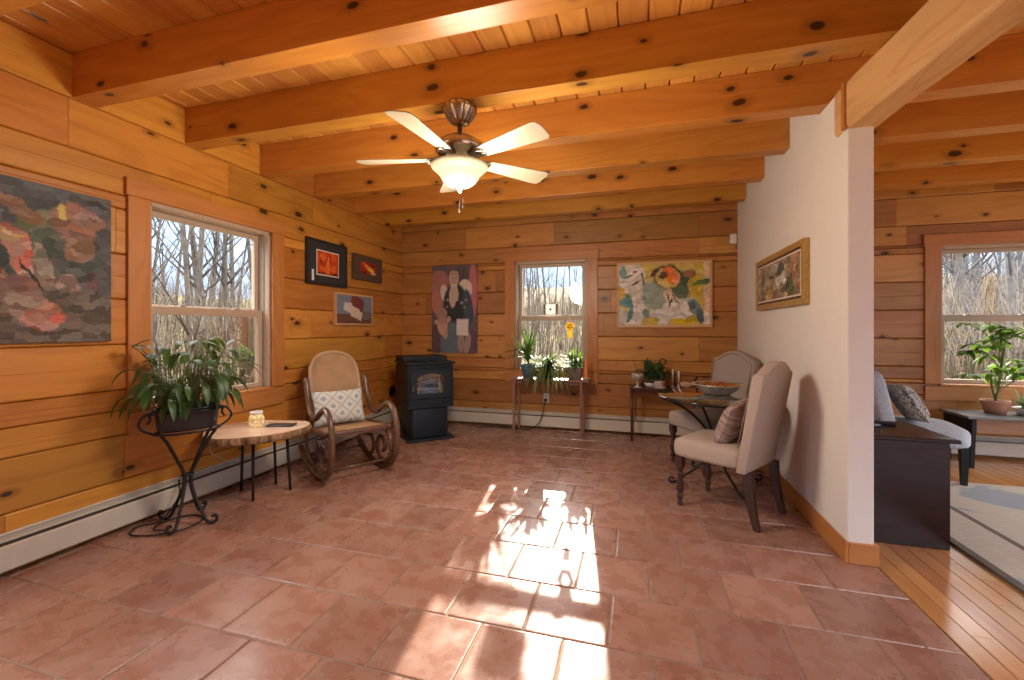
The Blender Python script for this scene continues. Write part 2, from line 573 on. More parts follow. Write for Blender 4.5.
# outdoors
t = NT('leaf litter')
o = t.obj()
a = t.noise(o, .35, 4); b = t.noise(o, 9, 5, .7)
c = t.mix(t.rng(b, .3, .7), (.05, .035, .022), (.12, .088, .058))
c = t.mix(t.rng(a, .45, .62, 0, .45), c, (.20, .20, .08))
t.bsdf(c, .95, 0, t.bump(b, .6, .05), .1)
M_litter = t.m
M_tree = plain('grey bark', (.085, .074, .064), .9, 0, .35, 7, .1)
M_brush = plain('dry brush stems', (.115, .09, .066), .95, 0, .35, 2, .05)
M_deck = plain('weathered grey shed boards', (.32, .34, .36), .8, 0, .1, 5)


def painting(name, base, blobs, warp=.02, wscale=8.0, tex=.12, rough=.65, gain=1.0, sat=1.0, patch=.0):
    """brushed colour patches: each (x, z, rx, rz, degrees, colour[, 'b' for a squared patch]) in metres from the canvas centre"""
    t = NT(name)
    o = t.obj()
    nz = t.n('ShaderNodeTexNoise', {'Vector': o, 'Scale': wscale, 'Detail': 6.0, 'Roughness': .72})
    off = t.n('ShaderNodeVectorMath', {0: nz.outputs['Color'], 1: (.5, .5, .5)}, operation='SUBTRACT')
    off = t.n('ShaderNodeVectorMath', {0: off.outputs[0], 'Scale': warp * 4}, operation='SCALE')
    p = t.n('ShaderNodeVectorMath', {0: o, 1: off.outputs[0]}, operation='ADD')
    p = t.n('ShaderNodeVectorMath', {0: p.outputs[0], 1: (1, 0, 1)}, operation='MULTIPLY').outputs[0]
    c = base if len(base) == 3 else base[:3]
    sock = None
    for bl in blobs:
        x, z, rx, rz, dg, colr = bl[:6]
        mp = t.n('ShaderNodeMapping', {'Vector': p, 'Location': (x, 0, z), 'Rotation': (0, math.radians(-dg), 0), 'Scale': (rx, 1, rz)}, vector_type='TEXTURE')
        if len(bl) > 6:
            ab = t.n('ShaderNodeVectorMath', {0: mp.outputs[0]}, operation='ABSOLUTE')
            s3 = t.n('ShaderNodeSeparateXYZ', {0: ab.outputs[0]})
            d = t.math('MAXIMUM', s3.outputs[0], s3.outputs[2])
        else:
            d = t.n('ShaderNodeVectorMath', {0: mp.outputs[0]}, operation='LENGTH').outputs['Value']
        f = t.rng(d, .9, 1.06, 1, 0)
        c = t.mix(f, c, colr)
    if patch:
        pv = t.n('ShaderNodeTexVoronoi', {'Vector': t.n('ShaderNodeMapping', {'Vector': p, 'Rotation': (0, .5, 0), 'Scale': (13, 1, 21)}).outputs[0], 'Scale': 1.0, 'Randomness': 1.0})
        ps_ = t.n('ShaderNodeSeparateColor', {0: pv.outputs['Color']})
        hp = t.n('ShaderNodeHueSaturation', {'Color': c, 'Hue': t.rng(ps_.outputs[1], 0, 1, .5 - patch * .04, .5 + patch * .06), 'Saturation': t.rng(ps_.outputs[2], 0, 1, 1 - patch, 1 + patch * .3), 'Value': t.rng(ps_.outputs[0], 0, 1, 1 - patch, 1 + patch * 1.1)})
        c = hp.outputs[0]
    br = t.noise(t.n('ShaderNodeMapping', {'Vector': o, 'Rotation': (0, .6, 0), 'Scale': (20, 20, 70)}).outputs[0], 1, 4, .6)
    hs = t.n('ShaderNodeHueSaturation', {'Color': c, 'Value': t.math('MULTIPLY', t.rng(br, .25, .75, 1 - tex * 1.6, 1 + tex * 1.6), gain), 'Saturation': sat})
    t.bsdf(hs.outputs[0], rough, 0, t.bump(br, .15, .003), .3)
    return t.m


# ================================================================== SETTING
LX, BY, WX0, WX1, WY = -3.09, 5.25, 1.09, 1.21, 2.69
CZ = 2.82
Y0 = -1.6
RX = 5.2
COURSE = .2835
LEDGE = 2.565


def strip_profile(z0, z1):
    zm = (z0 + z1) / 2
    return [(-.17, z0), (-.020, z0 + .0012), (-.006, z0 + .003), (0, z0 + .011), (0, zm - .003), (-.0022, zm), (0, zm + .003), (0, z1 - .011), (-.006, z1 - .003), (-.020, z1 - .0012), (-.17, z1)]


def log_wall(name, along, surf, a0, a1, holes, mat, rnd, zmax=CZ):
    """courses of pine boards; along='y' boards lie on the plane x=surf facing +x; along='x' on y=surf facing -y"""
    mb = MB()
    k = -2
    while True:
        z1 = LEDGE + COURSE * (-k)
        z0 = z1 - COURSE
        k += 1
        if z0 > zmax: continue
        if z1 < .0: break
        z1c, z0c = min(z1, zmax), max(z0, -.02)
        if z1c - z0c < .03: continue
        lev = sorted({z0c, z1c} | {h for ho in holes for h in (ho[2], ho[3]) if z0c + .03 < h < z1c - .03})
        joints = []
        p = a0 + rnd.uniform(.3, 1.4)
        while p < a1 - .25:
            joints.append(p); p += rnd.uniform(.9, 2.4)
        for s in range(len(lev) - 1):
            za, zb = lev[s], lev[s + 1]
            zc = (za + zb) / 2
            segs = [(a0, a1)]
            for h in holes:
                if h[2] < zc < h[3]:
                    segs = [q for sg in segs for q in ((sg[0], min(sg[1], h[0])), (max(sg[0], h[1]), sg[1])) if q[1] - q[0] > .01]
            for sa, sb in segs:
                cuts = [sa] + [j for j in joints if sa + .12 < j < sb - .12] + [sb]
                for i in range(len(cuts) - 1):
                    e0, e1 = cuts[i] + (.0012 if i else 0), cuts[i + 1] - .0012
                    pr = strip_profile(za, zb)
                    if along == 'y':
                        mb.prism([(surf + d, z) for d, z in pr], e0, e1, 'y')
                    else:
                        mb.prism([(surf - d, z) for d, z in pr], e0, e1, 'x')
    o = mb.build(name, mat)
    tag(o, kind='structure')
    return o


WL = (2.05, 3.05, .735, 2.085)      # left window opening along y
WB = (-1.475, -.555, .735, 2.085)   # back window opening along x
WR = (2.90, 3.86, .70, 2.06)        # window of the room beyond
log_wall('wall_left', 'y', LX, .65, BY + .17, [WL], M_log_y, random.Random(3))
log_wall('wall_back', 'x', BY, LX + .001, RX, [WB, WR], M_log_x, random.Random(11))

# partition
mb = MB(); mb.prism([(WY, 0), (BY - .001, 0), (BY - .001, CZ), (3.066, CZ), (3.066, LEDGE + .002), (WY, LEDGE + .002)], WX0, WX1, 'x')
tag(mb.build('wall_right', M_white_wall, bevel=.006), 'white plastered partition wall ending in a post', 'wall', kind='structure')
mb = MB()
mb.box(WX0 - .016, WX0 - .0005, WY - .016, BY - .075, 0.001, .112)
tag(mb.build('baseboard_right', M_base_y, bevel=.003), kind='structure')
mb = MB()
mb.box(WX0, WX1 + .016, WY - .016, WY - .0005, 0.001, .112)
mb.box(WX1 + .0005, WX1 + .016, WY - .0005, BY - .08, 0.001, .112)
tag(mb.build('baseboard_end', M_base_x, bevel=.003), kind='structure')
# unseen made-up side walls: posts, sill wall and header, bays left open for daylight
mb = MB()
mb.box(RX, RX + .12, Y0, BY + .17, 0, .42); mb.box(RX, RX + .12, Y0, BY + .17, 2.42, CZ)
for y_ in (Y0, -.3, 1.0, 2.3, 3.6, 4.9):
    mb.box(RX + .005, RX + .115, y_, y_ + .11, .42, 2.42)
tag(mb.build('wall_far_right', M_base_y, bevel=.004), kind='structure')
mb = MB()
mb.box(LX - .15, LX - .01, Y0, .649, 0, .32); mb.box(LX - .15, LX - .01, Y0, .649, 2.45, CZ)
for y_ in (Y0, -.54, .53):
    mb.box(LX - .145, LX - .015, y_, y_ + .11, .32, 2.45)
tag(mb.build('wall_left_open_bays', M_base_y, bevel=.004), kind='structure')
# unseen log wall added behind the camera, left open to the right for daylight
def front_boards():
    mb = MB()
    for k in range(11):
        z0 = k * COURSE
        z1 = min(CZ, z0 + COURSE)
        if z1 - z0 < .03: continue
        mb.prism([(Y0 - d, z) for d, z in [(-y_, z_) for y_, z_ in strip_profile(z0, z1)]], LX, 1.9, 'x')
    return mb


tag(front_boards().build('wall_front', M_log_x), kind='structure')

# floors
YF = -4.0  # unseen tiles added out past the wall, bouncing skylight up to the ceiling
mb = MB()
P = .3435
row0 = 1.713
k = math.floor((YF - row0) / P)
while row0 + k * P < BY:
    ya, yb = row0 + k * P, row0 + (k + 1) * P
    xoff = -.448 if k % 2 == 0 else -.275
    i = math.floor((LX - xoff) / P)
    while xoff + i * P < 1.222:
        xa, xb = max(LX, xoff + i * P), min(1.222, xoff + (i + 1) * P)
        i += 1
        if xb - xa < .02 or yb < YF: continue
        y0_, y1_ = max(ya, YF), min(yb, BY)
        if y1_ - y0_ < .02: continue
        g, h = .0034, .008
        x0, x1, yy0, yy1 = xa + g, xb - g, y0_ + g, y1_ - g
        vs = [(x0, yy0, -.006), (x1, yy0, -.006), (x1, yy1, -.006), (x0, yy1, -.006)]
        vs += [(x0 + h * .3, yy0 + h * .3, -.001), (x1 - h * .3, yy0 + h * .3, -.001), (x1 - h * .3, yy1 - h * .3, -.001), (x0 + h * .3, yy1 - h * .3, -.001)]
        vs += [(x0 + h, yy0 + h, 0), (x1 - h, yy0 + h, 0), (x1 - h, yy1 - h, 0), (x0 + h, yy1 - h, 0)]
        fs = [(8, 9, 10, 11)]
        for a_ in range(4):
            b_ = (a_ + 1) % 4
            fs += [(a_, b_, 4 + b_, 4 + a_), (4 + a_, 4 + b_, 8 + b_, 8 + a_)]
        mb.add(vs, fs, False)
    k += 1
tag(mb.build('floor', M_tile), 'terracotta square tile floor', 'floor', kind='structure')
mb = MB(); mb.box(LX - .1, 1.222, YF, BY + .1, -.1, -.0045)
tag(mb.build('floor_grout', M_grout), kind='structure')
mb = MB()
x = 1.226
rf = random.Random(5)
while x < RX:
    y = Y0 - rf.uniform(0, 1.5)
    while y < BY + .1:
        L = rf.uniform(1.1, 2.4)
        a_, b_ = max(y, Y0), min(y + L, BY + .1)
        if b_ - a_ > .02:
            x0, x1, ya, yb = x + .0008, min(x + .084, RX + .05) - .0008, a_ + .0008, b_ - .0008
            mb.prism([(x0, -.02), (x0, -.002), (x0 + .002, 0), (x1 - .002, 0), (x1, -.002), (x1, -.02)], ya, yb, 'y')
        y += L
    x += .0845
tag(mb.build('floor_wood', M_oak), 'glossy oak strip floor of the room beyond', 'floor', kind='structure')
mb = MB(); mb.box(1.2225, RX + .1, Y0, BY + .1, -.1, -.021)
tag(mb.build('floor_sub', M_heater_dark), kind='structure')

# ceiling planks
mb = MB()
x = LX - .1
rf = random.Random(9)
while x < RX:
    y = Y0 - rf.uniform(0, 1.5)
    while y < BY + .15:
        L = rf.uniform(1.6, 3.6)
        a_, b_ = max(y, Y0), min(y + L, BY + .15)
        if b_ - a_ > .02:
            x0, x1 = x + .0012, x + .148 - .0012
            mb.prism([(x0, CZ + .03), (x0, CZ + .012), (x0 + .007, CZ), (x1 - .007, CZ), (x1, CZ + .012), (x1, CZ + .03)], a_, b_, 'y')
        y += L
    x += .148
tag(mb.build('ceiling', M_plank), 'tongue and groove pine plank ceiling', 'ceiling', kind='structure')
mb = MB(); mb.box(LX - .2, RX + .1, Y0, BY + .2, CZ + .031, CZ + .15)
tag(mb.build('ceiling_deck', M_heater_dark), kind='structure')

# ceiling beams
BF = [-.256, .381, 1.018, 1.655, 2.293, 2.935, 3.572, 4.208, 4.845]
names = ['nearest the camera', 'second', 'third', 'crossing the upper left corner of the photo', 'carrying the ceiling fan', 'just behind the ceiling fan', 'fourth from the back wall', 'third', 'nearest']
bl = {3: 'front pine ceiling beam crossing the upper left corner of the view', 4: 'pine ceiling beam that carries the ceiling fan',
      5: 'pine ceiling beam just behind the fan, meeting the post of the white wall', 6: 'third pine ceiling beam from the log back wall',
      7: 'second pine ceiling beam from the log back wall', 8: 'pine ceiling beam closest to the log back wall'}
for i, y in enumerate(BF):
    bw = .125
    over = y < 3.0
    x_end = RX - .01 if over else WX0 - .0005
    mb = MB(); mb.box(LX + .0005, x_end, y, y + bw, LEDGE + .003, CZ - .001)
    o = mb.build('ceiling_beam', M_beam, bevel=.0035)
    tag(o, bl.get(i, 'pine ceiling beam above and behind the camera'), 'beam', 'pine ceiling beams', 'structure')
    if not over:
        mb = MB(); mb.box(WX1 + .0005, RX - .01, y, y + bw, LEDGE + .003, CZ - .001)
        o = mb.build('ceiling_beam', M_beam, bevel=.0035)
        tag(o, {6: 'second pine ceiling beam behind the hewn timber in the right room',
                7: 'third pine ceiling beam in the right room, above its window', 8: 'pine ceiling beam closest to the back wall in the right room'}[i], 'beam', 'pine ceiling beams', 'structure')


# hewn timber resting on the post: wobbling cross-sections
def tim(u, v):
    y = Y0 + u * (WY + .11 - Y0)
    rr = random.Random(int(u * 1000))
    ang = v * 2 * PI
    q = [(-.5, -.5), (-.42, -.5), (0, -.5), (.42, -.5), (.5, -.5), (.5, -.42), (.5, 0), (.5, .42), (.5, .5), (.42, .5), (0, .5), (-.42, .5), (-.5, .5), (-.5, .42), (-.5, 0), (-.5, -.42), (-.5, -.5)]
    a_ = q[int(round(v * 16)) % 17]
    b0 = math.sin(y * 5.1 + a_[1] * 3) * .004 + math.sin(y * 13.7 + a_[0] * 5) * .002
    c_ = .94 if abs(a_[0]) == .5 and abs(a_[1]) == .5 else 1
    return (1.160 + .07 * (WY - y) + a_[0] * (.158 + b0) * c_, y, 2.4385 + a_[1] * (.252 + b0) * c_)


mb = MB(); mb.grid(tim, 44, 16, smooth=False)
for u in (0, 1):
    base = len(mb.v)
    mb.add([tim(u, j / 16) for j in range(16)], [list(range(16)) if u else list(range(15, -1, -1))])
tag(mb.build('ceiling_timber', M_timber), 'rough hewn pale timber resting on the white wall post', 'beam', kind='structure')
mb = MB(); mb.box(WX0 - .022, WX0 - .001, WY - .012, WY + .022, 2.312, 2.56)
tag(mb.build('trim_1', M_cas_z, bevel=.003), 'short upright pine trim at the timber end', 'trim', kind='structure')


# ------------------------------------------------------------------ windows
def window(idx, cx, y, w_, z0, z1, rotz, label):
    root = thing('window_%d' % idx, label, 'window', (cx if rotz == 0 else y, y if rotz == 0 else cx, 0), rotz, kind='structure')
    h = w_ / 2
    T = .125
    for sx in (-1, 1):
        mb = MB(); a, b = sorted((sx * (h - .006), sx * (h + T)))
        mb.box(a, b, -.022, -.001, z0 - .003, z1 + .006)
        mb.build('side_casing', M_cas_z, root, bevel=.003)
    mb = MB(); mb.box(-h - T - .012, h + T + .012, -.027, -.001, z1 - .006 + .0125, z1 + .118)
    mb.build('head_casing', M_cas_x, root, bevel=.003)
    mb = MB(); mb.box(-h - T, h + T, -.022, -.001, z0 - .165, z0 - .026)
    mb.build('apron', M_cas_x, root, bevel=.003)
    mb = MB(); mb.box(-h + .001, h - .001, -.018, .155, z0 - .025, z0 - .002)
    mb.build('sill', M_cas_x, root, bevel=.004)
    mb = MB()
    for sx in (-1, 1):
        a, b = sorted((sx * (h - .0075), sx * (h - .028)))
        mb.box(a, b, .003, .165, z0, z1)
    mb.box(-h + .0075, h - .0075, .003, .165, z1 - .022, z1 + .005)
    mb.build('jamb', M_vinyl, root, bevel=.002)
    mb = MB()
    for sx in (-1, 1):
        a, b = sorted((sx * (h - .0285), sx * (h - .036)))
        mb.box(a, b, .05, .15, z0, z1 - .023)
    mb.build('track', M_vinyl_d, root)
    zm = z0 + (z1 - z0) * .478
    g = .038
    for nm, za, zb, yy in (('upper_sash', zm - .026, z1 - .024, .105), ('lower_sash', z0 + .002, zm + .022, .062)):
        e = h - .038
        mb = MB()
        mb.box(-e, -e + g, yy, yy + .036, za, zb); mb.box(e - g, e, yy, yy + .036, za, zb)
        gb, gt = (.058, g) if nm == 'upper_sash' else (g, .058)
        mb.box(-e + g, e - g, yy, yy + .036, za, za + gb); mb.box(-e + g, e - g, yy, yy + .036, zb - gt, zb)
        s = mb.build(nm, M_vinyl, root, bevel=.003)
        mb = MB(); mb.add([(-e + g, yy + .018, za + gb), (e - g, yy + .018, za + gb), (e - g, yy + .018, zb - gt), (-e + g, yy + .018, zb - gt)], [(0, 1, 2, 3)])
        mb.build('pane', M_pane, s)
        if nm == 'lower_sash':
            for sx in (-1, 1):
                mb = MB(); mb.box(sx * w_ * .22 - .022, sx * w_ * .22 + .022, yy + .004, yy + .032, zb, zb + .012)
                mb.build('sash_lock', M_vinyl_d, s, bevel=.003)
    return root


window(1, (WL[0] + WL[1]) / 2, LX, WL[1] - WL[0], WL[2], WL[3], PI / 2, 'pine cased double hung window in the left log wall')
window(2, (WB[0] + WB[1]) / 2, BY, WB[1] - WB[0], WB[2], WB[3], 0, 'pine cased double hung window in the back wall above plant bench')
window(3, (WR[0] + WR[1]) / 2, BY, WR[1] - WR[0], WR[2], WR[3], 0, 'pine cased window of the room beyond the white wall')


# ------------------------------------------------------------------ baseboard heaters
def heater(label, loc, rotz, L):
    r = thing('baseboard_heater', label, 'heater', loc, rotz, 'cream baseboard heaters')
    # local: back at y=0, front towards -y, runs along +x
    mb = MB(); mb.prism([(-.001, .02), (-.001, .207), (-.012, .207), (-.018, .200), (-.016, .196), (-.008, .198), (-.008, .02)], 0, L, 'x')
    mb.build('back_panel', M_heater, r)
    mb = MB(); mb.prism([(-.062, .03), (-.068, .036), (-.068, .152), (-.060, .160), (-.058, .157), (-.063, .150), (-.063, .034)], .02, L - .02, 'x')
    mb.build('front_panel', M_heater, r)
    mb = MB(); mb.box(.02, L - .02, -.056, -.009, .05, .158)
    mb.build('fin_core', M_heater_dark, r)
    mb = MB(); mb.prism([(-.038, .170), (-.039, .174), (-.031, .180), (-.030, .176)], .02, L - .02, 'x')
    mb.build('damper', M_heater, r)
    for a in (0, L - .03):
        mb = MB(); mb.prism([(-.0005, .012), (-.0005, .207), (-.054, .207), (-.07, .19), (-.071, .012)], a, a + .03, 'x')
        mb.build('end_cap', M_heater, r, bevel=.002)
    return r


# local +x -> world: left wall faces +x: rotz=90deg gives local x->+y, local -y -> +x
heater('long cream baseboard heater along the left log wall', (LX, .7, 0), PI / 2, BY - .08 - .7)
heater('cream baseboard heater along the back wall under the plant bench', (LX + .09, BY, 0), 0, WX0 - LX - .09 - .03)
heater('cream baseboard heater in the room beyond, under its window', (WX1 + .05, BY, 0), 0, 3.6)


# ================================================================== PICTURES (local: face -y, centred on the canvas)
def picture(name, label, cat, centre, rotz, w_, h_, fw, fmat, canvas_mat, depth=.03, mat_w=0, mat_mat=None, inner=0, inner_mat=None, canvas_label=None):
    r = thing(name, label, cat, centre, rotz)
    a, b = w_ / 2, h_ / 2
    if fw:
        mb = MB()
        for sx in (-1, 1):
            q = [(sx * a, -b), (sx * a, b), (sx * (a - fw), b - fw), (sx * (a - fw), -b + fw)]
            mb.prism(q, -depth, -.002, 'y')
            q = [(-a, sx * b), (a, sx * b), (a - fw, sx * (b - fw)), (-a + fw, sx * (b - fw))]
            mb.prism(q, -depth, -.002, 'y')
        mb.build('frame', fmat, r, bevel=.003)
    a2, b2 = a - fw, b - fw
    yy = -depth + .008 if fw else -depth
    if mat_w:
        mb = MB(); mb.box(-a2, a2, yy, yy + .006, -b2, b2); mb.build('mount_board', mat_mat, r)
        a2 -= mat_w; b2 -= mat_w if not isinstance(inner, tuple) else inner[0]
        yy -= .002
        if inner_mat:
            iw = .012
            mb = MB(); mb.box(-a2 - iw, a2 + iw, yy, yy + .002, -b2 - iw, b2 + iw); mb.build('mount_edge', inner_mat, r)
            yy -= .0015
    mb = MB(); mb.box(-a2, a2, yy, -.003 if not mat_w else yy + .0014, -b2, b2)
    mb.build('canvas', canvas_mat, r, bevel=0 if fw else .003)
    return r


O_ = (.62, .16, .05); Gd = (.06, .075, .07); Sl = (.10, .13, .16); Ol = (.16, .17, .09)
M_art1 = painting('autumn leaf painting', (.135, .105, .085), [
    (-.20, .30, .5, .16, 0, (.10, .12, .14)), (.28, .1, .16, .36, 0, (.10, .105, .11)), (0.12, -.28, .4, .16, 0, (.15, .11, .085)),
    (-.15, .0, .16, .12, 20, (.045, .07, .06)), (.05, .22, .10, .06, 30, (.19, .21, .12)), (.12, .12, .12, .09, 0, (.09, .12, .09)), (-.33, -.2, .08, .09, 0, (.05, .06, .05)), (.25, .02, .09, .08, 20, (.08, .11, .09)),
    (-.02, .27, .11, .045, -30, (.36, .15, .09)), (.20, .24, .10, .12, 10, (.33, .12, .08)), (.22, .10, .07, .08, 0, (.35, .17, .10)), (.29, .28, .06, .06, 0, (.26, .12, .09)),
    (-.03, .06, .055, .14, 15, (.52, .13, .05)), (-.08, .13, .06, .035, -20, (.50, .27, .06)), (.15, .30, .02, .045, 10, (.55, .36, .08)), (.07, -.0, .035, .11, 15, (.29, .26, .19)),
    (-.17, -.10, .11, .08, 30, (.29, .12, .07)), (-.04, -.13, .16, .06, 20, (.22, .09, .065)), (.06, -.28, .10, .08, 0, (.46, .13, .07)), (-.02, -.22, .10, .05, 35, (.30, .16, .11)),
    (.17, -.11, .05, .07, 0, (.30, .17, .12)), (.28, -.08, .03, .06, 0, (.13, .06, .055)), (.22, -.16, .1, .03, 10, (.13, .10, .08)), (.02, -.07, .008, .09, 30, (.03, .035, .03)), (-.28, .19, .10, .05, 20, (.17, .18, .11))], .03, 9, .14, gain=.85, sat=.9, patch=.42)
picture('painting', 'large unframed dark painting of autumn leaves, left of the left window', 'painting', (LX, 1.45, 1.597), PI / 2, .76, .855, 0, None, M_art1, .028)

M_art2 = painting('seated man portrait', (.13, .09, .10), [
    (-.22, .34, .15, .18, 0, (.35, .10, .09)), (.27, .25, .06, .36, 0, (.45, .07, .10)), (-.25, .10, .09, .16, 0, (.42, .13, .07)), (.10, .44, .10, .13, 0, (.09, .07, .08)),
    (-.22, -.40, .13, .22, 0, (.12, .055, .07)), (.27, -.42, .05, .16, 0, (.14, .05, .09)),
    (.16, .26, .10, .13, 0, (.62, .52, .43)), (-.13, .20, .06, .13, 15, (.60, .50, .42)),                       # shirt shoulders
    (.02, .08, .17, .26, 0, (.035, .04, .05)), (.20, .02, .07, .24, 8, (.05, .075, .11)),                        # dark waistcoat, coat
    (-.06, -.40, .13, .22, 0, (.10, .16, .20), 'b'), (.19, -.46, .045, .14, -12, (.34, .22, .17)), (.10, -.44, .05, .15, 0, (.33, .21, .16)),  # trousers, legs
    (.12, -.24, .085, .11, 0, (.66, .57, .52), 'b'),                                                              # white cloth
    (-.02, .16, .05, .15, 0, (.52, .37, .28)), (.02, .22, .045, .12, 10, (.50, .36, .28)),                        # open collar
    (.00, .40, .075, .105, 0, (.48, .29, .21)), (.0, .475, .065, .035, 0, (.40, .24, .17)), (.0, .31, .05, .03, 0, (.55, .45, .38)),
    (-.025, .415, .012, .006, 0, (.10, .06, .05)), (.03, .415, .012, .006, 0, (.10, .06, .05)), (.003, .385, .009, .02, 0, (.38, .2, .14)), (.003, .345, .03, .006, 0, (.28, .09, .08)),
    (-.18, -.06, .085, .085, 0, (.36, .17, .12)), (-.16, -.24, .075, .11, 0, (.50, .28, .19)), (-.16, -.16, .09, .05, 0, (.40, .22, .15)),  # small toy held at the side
    (-.25, -.17, .03, .035, 0, (.45, .26, .18)), (-.07, -.13, .03, .04, 0, (.45, .26, .18)), (-.12, -.34, .03, .06, 0, (.45, .25, .17)),
    (.11, .08, .022, .022, 0, (.30, .28, .26)), (.17, .12, .016, .016, 0, (.32, .22, .2)), (-.09, .12, .02, .02, 0, (.26, .24, .23)), (.06, .15, .016, .02, 0, (.3, .24, .24)), (-.1, .03, .015, .015, 0, (.22, .2, .2)), (.15, .02, .015, .02, 0, (.28, .24, .2))], .01, 7, .08, gain=1.05, sat=.8)
picture('painting', 'tall unframed portrait of a bearded man in a dark waistcoat, above the stove', 'painting', (-2.298, BY, 1.50), 0, .645, 1.16, .0, None, M_art2, .03)

Yw = (.52, .37, .045); Wt = (.60, .55, .48); Tl = (.10, .26, .26); Sg = (.26, .33, .27)
M_art3 = painting('bright abstract', (.50, .36, .07), [
    (-.36, .20, .17, .20, 0, Wt), (-.29, -.18, .11, .26, -20, (.58, .54, .48)), (.02, -.20, .18, .20, 10, (.55, .53, .49)), (.20, -.16, .16, .12, 25, (.60, .56, .52)),
    (-.10, -.02, .14, .17, 0, Sg), (-.42, -.06, .07, .10, 30, Tl), (-.46, -.28, .04, .14, 0, (.45, .46, .42)), (-.37, -.22, .03, .12, -15, (.10, .22, .22)), (-.44, .26, .04, .09, 0, (.16, .30, .28)), (-.17, .06, .06, .10, 0, (.30, .36, .33)),
    (-.47, .02, .05, .08, 0, (.55, .34, .05)), (-.14, -.32, .09, .07, 0, Yw), (.22, -.33, .18, .06, 0, (.50, .36, .03)), (.40, .10, .10, .22, 0, Yw), (.25, .24, .18, .07, 0, (.48, .34, .06)), (.49, .10, .055, .30, 0, (.66, .46, .32), 'b'), (.48, -.30, .06, .10, 20, (.64, .55, .46)),
    (.18, .06, .09, .12, 25, (.10, .15, .08)), (.22, .17, .05, .09, 0, (.07, .12, .08)), (.28, .22, .07, .05, 10, (.28, .12, .07)), (.40, .12, .10, .03, 15, (.10, .17, .04)), (.43, .15, .07, .012, 12, (.06, .12, .05)),
    (.05, .20, .15, .145, 0, (.06, .03, .02)), (.05, .19, .13, .125, 0, (.58, .42, .12)), (.08, .22, .07, .12, 25, (.72, .16, .025)), (-.0, .22, .05, .035, 20, (.16, .06, .03)), (-.09, .25, .07, .025, 40, (.09, .04, .03)),
    (.06, -.0, .05, .07, 0, (.62, .44, .32)), (.08, -.1, .012, .06, -18, (.06, .045, .04)), (.13, -.06, .01, .07, 30, (.10, .13, .08)), (.06, -.06, .008, .07, 8, (.06, .045, .04)),
    (.34, -.16, .06, .12, 35, (.15, .25, .28)), (.39, -.25, .05, .10, 15, (.08, .13, .17)), (.30, -.13, .04, .04, 0, (.12, .12, .14)), (-.30, .14, .06, .012, 30, (.07, .06, .07)), (-.22, .18, .01, .07, 10, (.08, .07, .07)), (-.38, .22, .06, .01, 20, (.10, .09, .09)), (-.31, .27, .03, .015, 0, (.16, .08, .12)), (-.33, -.02, .015, .05, 10, (.62, .58, .52)), (-.19, -.22, .03, .06, 0, (.14, .24, .22))], .03, 8, .1, gain=1.15, patch=.22)
picture('painting', 'wide bright abstract painting in yellow, orange and white with pale wooden frame', 'painting', (.313, BY, 1.638), 0, 1.04, .765, .028, M_light_frame, M_art3, .04)

M_mat_black = plain('black mount board', (.030, .030, .032), .75)
M_mat_white = plain('white mount board', (.70, .62, .52), .75)
M_mat_brown = plain('brown mount board', (.10, .06, .04), .7)
M_art4 = painting('fire red leaves', (.55, .06, .012), [
    (-.08, .06, .05, .04, 30, (.75, .14, .02)), (.07, .08, .06, .04, -30, (.70, .10, .015)), (.0, -.02, .03, .10, 0, (.78, .17, .03)), (-.07, -.06, .06, .03, -30, (.70, .12, .02)), (.08, -.05, .05, .03, 35, (.74, .13, .02)),
    (.12, -.11, .05, .03, 0, (.10, .02, .01)), (-.1, -.12, .06, .02, 0, (.08, .02, .01)), (.03, .06, .01, .06, 20, (.16, .02, .01)), (-.04, .01, .008, .05, -30, (.18, .02, .01)), (.05, -.09, .008, .05, 40, (.16, .02, .01)), (-.11, .02, .01, .05, 10, (.2, .02, .01))], .03, 16, .15)
r_ = picture('framed_picture', 'black framed picture of red leaves, left of the trio on the left wall', 'picture', (LX, 3.748, 1.915), PI / 2, .61, .46, .028, M_black_frame, M_art4, .03, .12, M_mat_black, (.085,), M_mat_white)
mb = MB(); mb.box(-.235, -.205, -.026, -.0245, -.19, -.08); mb.build('paper_slip', M_plastic, r_)
M_art5 = painting('red and yellow swirl', (.40, .03, .015), [(-.06, .03, .07, .025, -20, (.75, .10, .02)), (.02, -.0, .10, .03, -18, (.80, .30, .03)), (.05, -.02, .06, .02, -10, (.85, .55, .10)), (.09, -.05, .05, .015, 0, (.65, .50, .20)), (-.02, .045, .05, .012, -25, (.55, .02, .02)), (.08, .04, .05, .02, 0, (.12, .02, .02)), (-.09, -.05, .04, .02, 0, (.14, .02, .02))], .01, 12, .1)
picture('framed_picture', 'small brown framed picture of a red swirl, nearest the back corner', 'picture', (LX, 4.432, 1.955), PI / 2, .55, .295, .025, M_brown_frame, M_art5, .045, .095, M_mat_brown, (.055,))
M_art6 = painting('white barn', (.20, .23, .29), [(.0, -.12, .40, .07, 0, (.16, .075, .05), 'b'), (.2, -.06, .12, .05, 0, (.19, .15, .14)), (.03, .07, .11, .085, -18, (.22, .05, .045), 'b'), (.10, .01, .05, .10, -18, (.20, .055, .05), 'b'),
                                         (-.06, .0, .14, .045, -16, (.66, .58, .50), 'b'), (.03, -.05, .10, .05, -16, (.70, .55, .42), 'b'), (-.09, .05, .04, .03, 0, (.6, .55, .5))], .004, 10, .06)
picture('framed_picture', 'light wood framed painting of a white house with red roof, lowest of the trio', 'picture', (LX, 4.183, 1.457), PI / 2, .675, .355, .022, M_light_frame, M_art6, .04)
